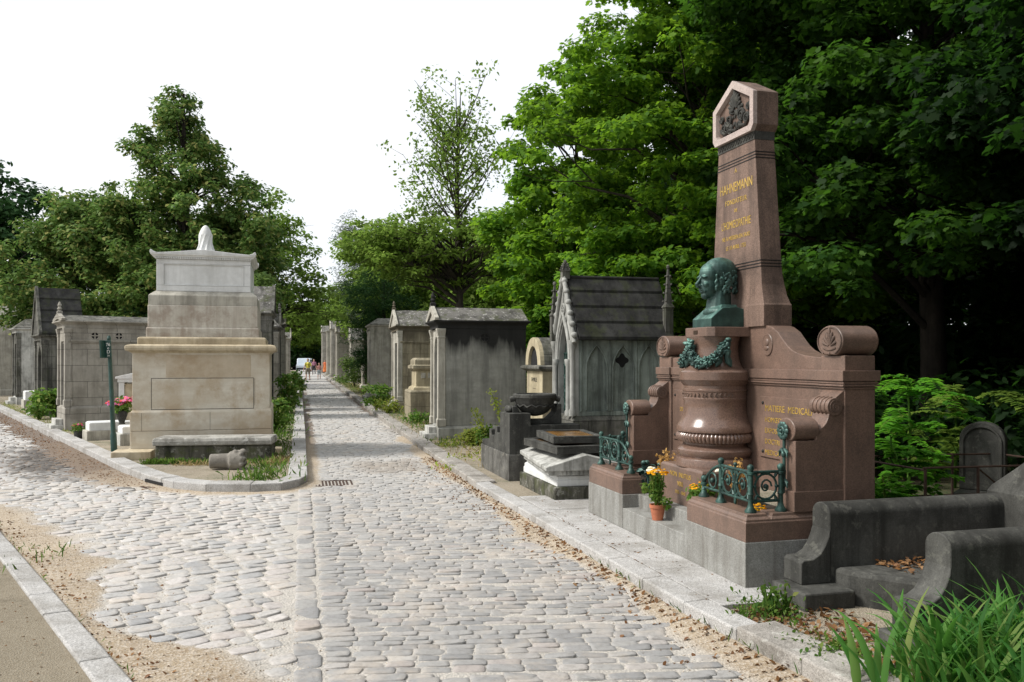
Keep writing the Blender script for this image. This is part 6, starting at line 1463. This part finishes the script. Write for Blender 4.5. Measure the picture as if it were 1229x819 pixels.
# strap-leaved plants in the near right corner
def straps(lab, loc, n, L, w, sd, spread):
    g = np.random.default_rng(sd); r = empty('iris_plant', loc, 0, lab, 'plant'); V, F = [], []
    for i in range(n):
        a = g.random() * 6.283; bx, by = g.normal(size=2) * .13 * spread; l = L * (.55 + .55 * g.random()); tilt = .05 + .55 * g.random() ** 1.2; bend = .5 + 1.0 * g.random(); ww = w * (.7 + .6 * g.random())
        sd_ = Vector((-math.sin(a), math.cos(a), 0)); p = Vector((bx, by, 0)); th_ = tilt; K = 9; base = len(V)
        for k in range(K):
            t_ = k / (K - 1); d = Vector((math.cos(a) * math.sin(th_), math.sin(a) * math.sin(th_), math.cos(th_))); wk = ww * (1 - t_ ** 2.5) * (.6 + .8 * min(1, t_ * 4)) * .6 + .0005
            up_ = sd_.cross(d) * -wk * .35
            V += [tuple(p - sd_ * wk), tuple(p + up_), tuple(p + sd_ * wk)]; p = p + d * (l / (K - 1)); th_ = min(2.4, th_ + bend * (l / (K - 1)) / L * (0.5 + 1.6 * t_))
        for k in range(K - 1):
            for j in range(2): q = base + 3 * k + j; F.append((q, q + 1, q + 4, q + 3))
    b = MB(); b.v = V; b.f = F; b.build('leaf_clump', M['iris'], r, smooth=60, recalc=False)
    return r
straps('large clump of long strap leaves in the near right corner', (2.16, 3.85, .07), 400, .54, .023, 3, 1.35)
straps('second clump of strap leaves at the right edge, before the near stone rail', (2.62, 4.0, .07), 340, .58, .023, 4, 1.4)
straps('third clump of strap leaves cut by the lower right corner', (2.3, 3.35, .07), 260, .54, .022, 5, 1.3)

# ------------------------------------------------------------------ stuff: weeds, grass, litter
def scatter(name, lab, cat, pts, size, kind, mat, sd, up=1.0, jit=.5, zr=.0, rise=0.0):
    g = np.random.default_rng(sd); n = len(pts); N = g.normal(size=(n, 3)) * jit + [0, 0, up]
    P = np.array(pts, dtype=float); P[:, 2] += zr * g.random(n) ** 2
    U = None
    if rise: U = g.normal(size=(n, 3)) * .45 + [0, 0, rise]; N = g.normal(size=(n, 3))
    o = leaves_mesh(name, P, N, size * (.5 + g.random(n)), kind, mat, None, sd, up=U); return tag(o, lab, cat, kind='stuff')
g = np.random.default_rng(99)
def along(line, s0, s1, n, off_mu, off_sd, z):
    P = resample(line, .1); L = np.array([0] + list(np.cumsum([(b_ - a_).length for a_, b_ in zip(P[:-1], P[1:])]))); out = []
    pa = np.array([(p.x, p.y) for p in P])
    for i in range(n):
        s = s0 + (s1 - s0) * g.random(); k = min(len(P) - 2, int(np.searchsorted(L, s))); t_ = pa[k + 1] - pa[k]; t_ /= np.linalg.norm(t_) + 1e-9; o = off_mu + off_sd * g.normal(); p = pa[k] + np.array([-t_[1], t_[0]]) * o; out.append((p[0], p[1], z))
    return out
# litter on the gravel by the right kerb
p1 = along(RK, 2.5, 17, 1500, .05, .06, .033) + along(RK, 2.5, 17, 650, .22, .16, .033)
def lift(pts, dz=.009):
    a = np.array(pts); zz = sandz(a[:, 0], a[:, 1]); a[:, 2] = np.maximum(zz, .012) + dz; m = (side(a[:, 0], a[:, 1], RK) > .01) & (side(a[:, 0], a[:, 1], IK) < -.01) & (side(a[:, 0], a[:, 1], LK) < -.01); return a[m]
scatter('fallen_leaves', 'dry brown leaves scattered on the gravel along the right kerb', 'leaves', lift(p1), .034, 'oval', M['dead_leaf'], 3, 1, .45, .02)
p2 = along(LK, 1.5, 14, 160, -.30, .28, .03); scatter('fallen_leaves', 'sparse dead leaf scraps on the sand by the left kerb', 'leaves', lift(p2), .026, 'oval', M['dead_leaf'], 4, 1, .35)
p3 = along(IK, 26, 49, 2600, -.30, .26, .02); scatter('fallen_leaves', 'dead leaves along the island kerb', 'leaves', lift(p3), .032, 'oval', M['dead_leaf'], 5, 1, .35)
P_ = [(p[0], p[1], .073) for p in along(LK, 2, 9, 500, .55, .4, .07) if p[1] > 2]; scatter('fallen_leaves', 'leaf scraps and twigs on the gritty sidewalk at the left', 'leaves', P_, .024, 'oval', M['dead_leaf'], 21, 1, .5, .01)
P_ = lift(along(LK, 3.5, 12, 300, -.09, .07, 0)); scatter('fallen_leaves', 'dark leaf debris against the narrow left kerb', 'leaves', P_, .03, 'oval', M['dead_leaf'], 22, 1, .5, .01)
P_ = lift(along(LK, 3.5, 12, 60, -.02, .02, 0)); scatter('ground_cover', 'tiny weeds along the left kerb joint', 'weeds', P_, .04, 'blade', M['weed'], 23, rise=1.0)
# pebbles in the sand
a = np.array(lift(along(RK, 3, 17, 5000, .22, .17, 0), .0).tolist() + lift(along(LK, 1.5, 13, 5200, -.5, .35, 0), .0).tolist()); g2 = np.random.default_rng(5)
scatter('gravel', 'fine pale gravel lying over the sand at the road edges', 'gravel', a + [0, 0, .003], .011, 'quad', simple('pebbles', (.50, .42, .33), .9, 0, .5, nscale=300), 6, .6, 1.0)
# verge behind the near kerb: litter and small weeds
def uvbox(u0, u1, v0, v1, n, z): return [(*UV(u0 + (u1 - u0) * g.random(), v0 + (v1 - v0) * g.random()), z) for i in range(n)]
p = uvbox(-2.6, -.32, -.30, .35, 1600, .090); scatter('fallen_leaves', 'brown leaf litter behind the near kerb, before the railed tomb', 'leaves', p, .05, 'oval', M['dead_leaf'], 7, 1, .5, .03)
def tufts(centres, per, spread, z): return [(c[0] + g.normal() * spread, c[1] + g.normal() * spread, z + abs(g.normal()) * .035) for c in centres for i in range(per)]
cc = uvbox(-2.4, -.30, -.32, -.02, 26, 0); scatter('ground_cover', 'small green weeds behind the near kerb', 'weeds', tufts(cc, 75, .07, .095), .028, 'oval', M['weed'], 8, .8, .6)
cc = uvbox(-.62, -.34, -.18, .0, 4, 0)
for i, (x_, y_, _) in enumerate(cc): pl('small_weed', ['slender light green weed at the granite base corner', 'second slender weed by the granite base corner', 'thin weed at the footing of the near stone rail', 'thin weed between the kerb and the stone rail footing'][i], (x_, y_), (.05, .24), 26, .035, 'oval', M['weed'], 200 + i, stems=2)
# dry verge of the lane: grass blades and weeds
P_ = along(RK, 18, 70, 5200, -.75, .28, .09); scatter('grass', 'patchy grass and weeds on the right verge of the lane', 'grass', P_, .085, 'blade', M['weed'], 9, rise=1.2)
P_ = along(RK, 14.5, 60, 2600, -.8, .3, .09); scatter('dry_grass', 'dry straw on the right verge', 'grass', P_, .09, 'blade', M['straw'], 10, rise=.7)
cc = [(p[0], p[1], 0) for p in along(RK, 14.2, 20, 60, -1.0, .35, 0)]; scatter('ground_cover', 'low green and yellow weeds on the bare verge before the blackened mausoleum', 'weeds', tufts(cc, 40, .09, .09), .045, 'oval', M['weed_yellow'], 24, .8, .6)
P_ = along(RK, 14.0, 30, 500, -.9, .3, .088); scatter('fallen_leaves', 'leaf litter on the bare verge by the urn tomb', 'leaves', P_, .05, 'oval', M['dead_leaf'], 13, 1, .4)
P_ = along(IK, 50, 75, 3000, .55, .2, .09); scatter('grass', 'weedy grass strip left of the lane', 'grass', P_, .11, 'blade', M['weed'], 14, rise=1.2)
# island
isl = [(*G(190 + 150 * g.random(), 553 + 6 * g.random(), .09), .09) for i in range(900)]; isl = [p for p in isl]
P_ = [(-5.55 + 1.0 * g.random(), 12.66 + .09 * (g.random() + g.random()), .09) for i in range(900)] + [(-4.5 + .9 * g.random(), 12.8 + .12 * g.random(), .09) for i in range(160)]
scatter('grass', 'green grass at the foot of the mossy bench on the island', 'grass', P_, .075, 'blade', M['weed'], 11, rise=1.0)
P_ = [(-3.72 + .3 * g.random(), 12.6 + .8 * g.random(), .09) for i in range(380)] + [(-5.0 + 1.5 * g.random(), 12.5 + .2 * g.random(), .09) for i in range(300)]
scatter('dry_grass', 'straw coloured dry grass round the right end of the mossy bench', 'grass', P_, .075, 'blade', M['straw'], 12, rise=.8)
P_ = along(IK, 24, 40, 1800, .42, .16, .09); scatter('moss', 'mossy yellow-green growth behind the left lane kerb', 'moss', P_, .05, 'blade', M['weed_yellow'], 15, rise=.8)
P_ = [(G(2 + 10 * g.random(), 655 + 45 * g.random(), .07)[0] - .1 * g.random(), G(0, 655 + 50 * g.random(), .07)[1], .07) for i in range(130)]
scatter('grass', 'grass tuft at the left picture edge on the gritty sidewalk', 'grass', P_, .06, 'blade', M['weed'], 16, rise=1.1)
P_ = lift(along(RK, 6.5, 9.6, 60, .02, .012, .03)); 
if len(P_): scatter('ground_cover', 'tiny weeds growing in the joint below the smooth kerb', 'weeds', P_, .05, 'blade', M['weed'], 17, rise=1.2)
P_ = [(*UV(-.3 + 3.5 * g.random(), -.385 + .012 * g.normal()), .113) for i in range(90)]; scatter('twigs', 'leaf scraps in the pavement joint before the monument', 'leaves', P_, .03, 'oval', M['dead_leaf'], 18, 1, .3)
P_ = uvbox(-.3, 4.0, -.35, -.02, 60, .117); scatter('fallen_leaves', 'few dead leaves on the grey paving before the monument', 'leaves', P_, .028, 'oval', M['dead_leaf'], 19, 1, .2)

# ------------------------------------------------------------------ sky, sun, camera
w = bpy.data.worlds.new('World'); scene.world = w; w.use_nodes = True; nt_ = w.node_tree; nt_.nodes.clear()
N_ = nt_.nodes.new; L_ = nt_.links.new
SUN = Vector((-.86, -.14, .88)).normalized()
sky = N_('ShaderNodeTexSky'); sky.sky_type = 'NISHITA'; sky.sun_disc = False; sky.sun_elevation = math.asin(SUN.z); sky.sun_rotation = math.atan2(SUN.x, SUN.y); sky.dust_density = 3; sky.air_density = 1.2
tc = N_('ShaderNodeTexCoord'); nz = N_('ShaderNodeTexNoise'); nz.inputs['Scale'].default_value = 2.2; nz.inputs['Detail'].default_value = 5; L_(tc.outputs['Generated'], nz.inputs['Vector'])
rp = N_('ShaderNodeValToRGB'); rp.color_ramp.elements[0].position = .3; rp.color_ramp.elements[0].color = (SKYB * .92, SKYB * .97, SKYB * 1.04, 1); rp.color_ramp.elements[1].position = .6; rp.color_ramp.elements[1].color = (SKYB, SKYB, SKYB, 1); L_(nz.outputs['Fac'], rp.inputs[0])
mx = N_('ShaderNodeMix'); mx.data_type = 'RGBA'; mx.inputs[0].default_value = .88; L_(sky.outputs[0], mx.inputs[6]); L_(rp.outputs[0], mx.inputs[7])
bg = N_('ShaderNodeBackground'); bg.inputs[1].default_value = .12; L_(mx.outputs[2], bg.inputs[0]); ou = N_('ShaderNodeOutputWorld'); L_(bg.outputs[0], ou.inputs[0])
sd = bpy.data.lights.new('sun', 'SUN'); sd.energy = SUNE; sd.angle = R(14); sd.color = (1, .96, .9); so = bpy.data.objects.new('sun', sd); COL.objects.link(so); so.rotation_euler = SUN.to_track_quat('Z', 'Y').to_euler()
cam = bpy.data.cameras.new('camera'); cam.lens = FPX / 1229 * 36; cam.sensor_width = 36; cam.shift_y = (CY - 409.5) / 1229; cam.clip_end = 2000; co_ = bpy.data.objects.new('camera', cam); COL.objects.link(co_); co_.location = (0, 0, H); co_.rotation_euler = (R(90), 0, 0); scene.camera = co_
vs_ = scene.view_settings; vs_.view_transform = 'Standard'; vs_.look = 'None'; vs_.exposure = EXPO; vs_.gamma = 1; vs_.use_curve_mapping = False
scene.cycles.max_bounces = 6; scene.cycles.transparent_max_bounces = 4; scene.cycles.diffuse_bounces = 3; scene.cycles.transmission_bounces = 3
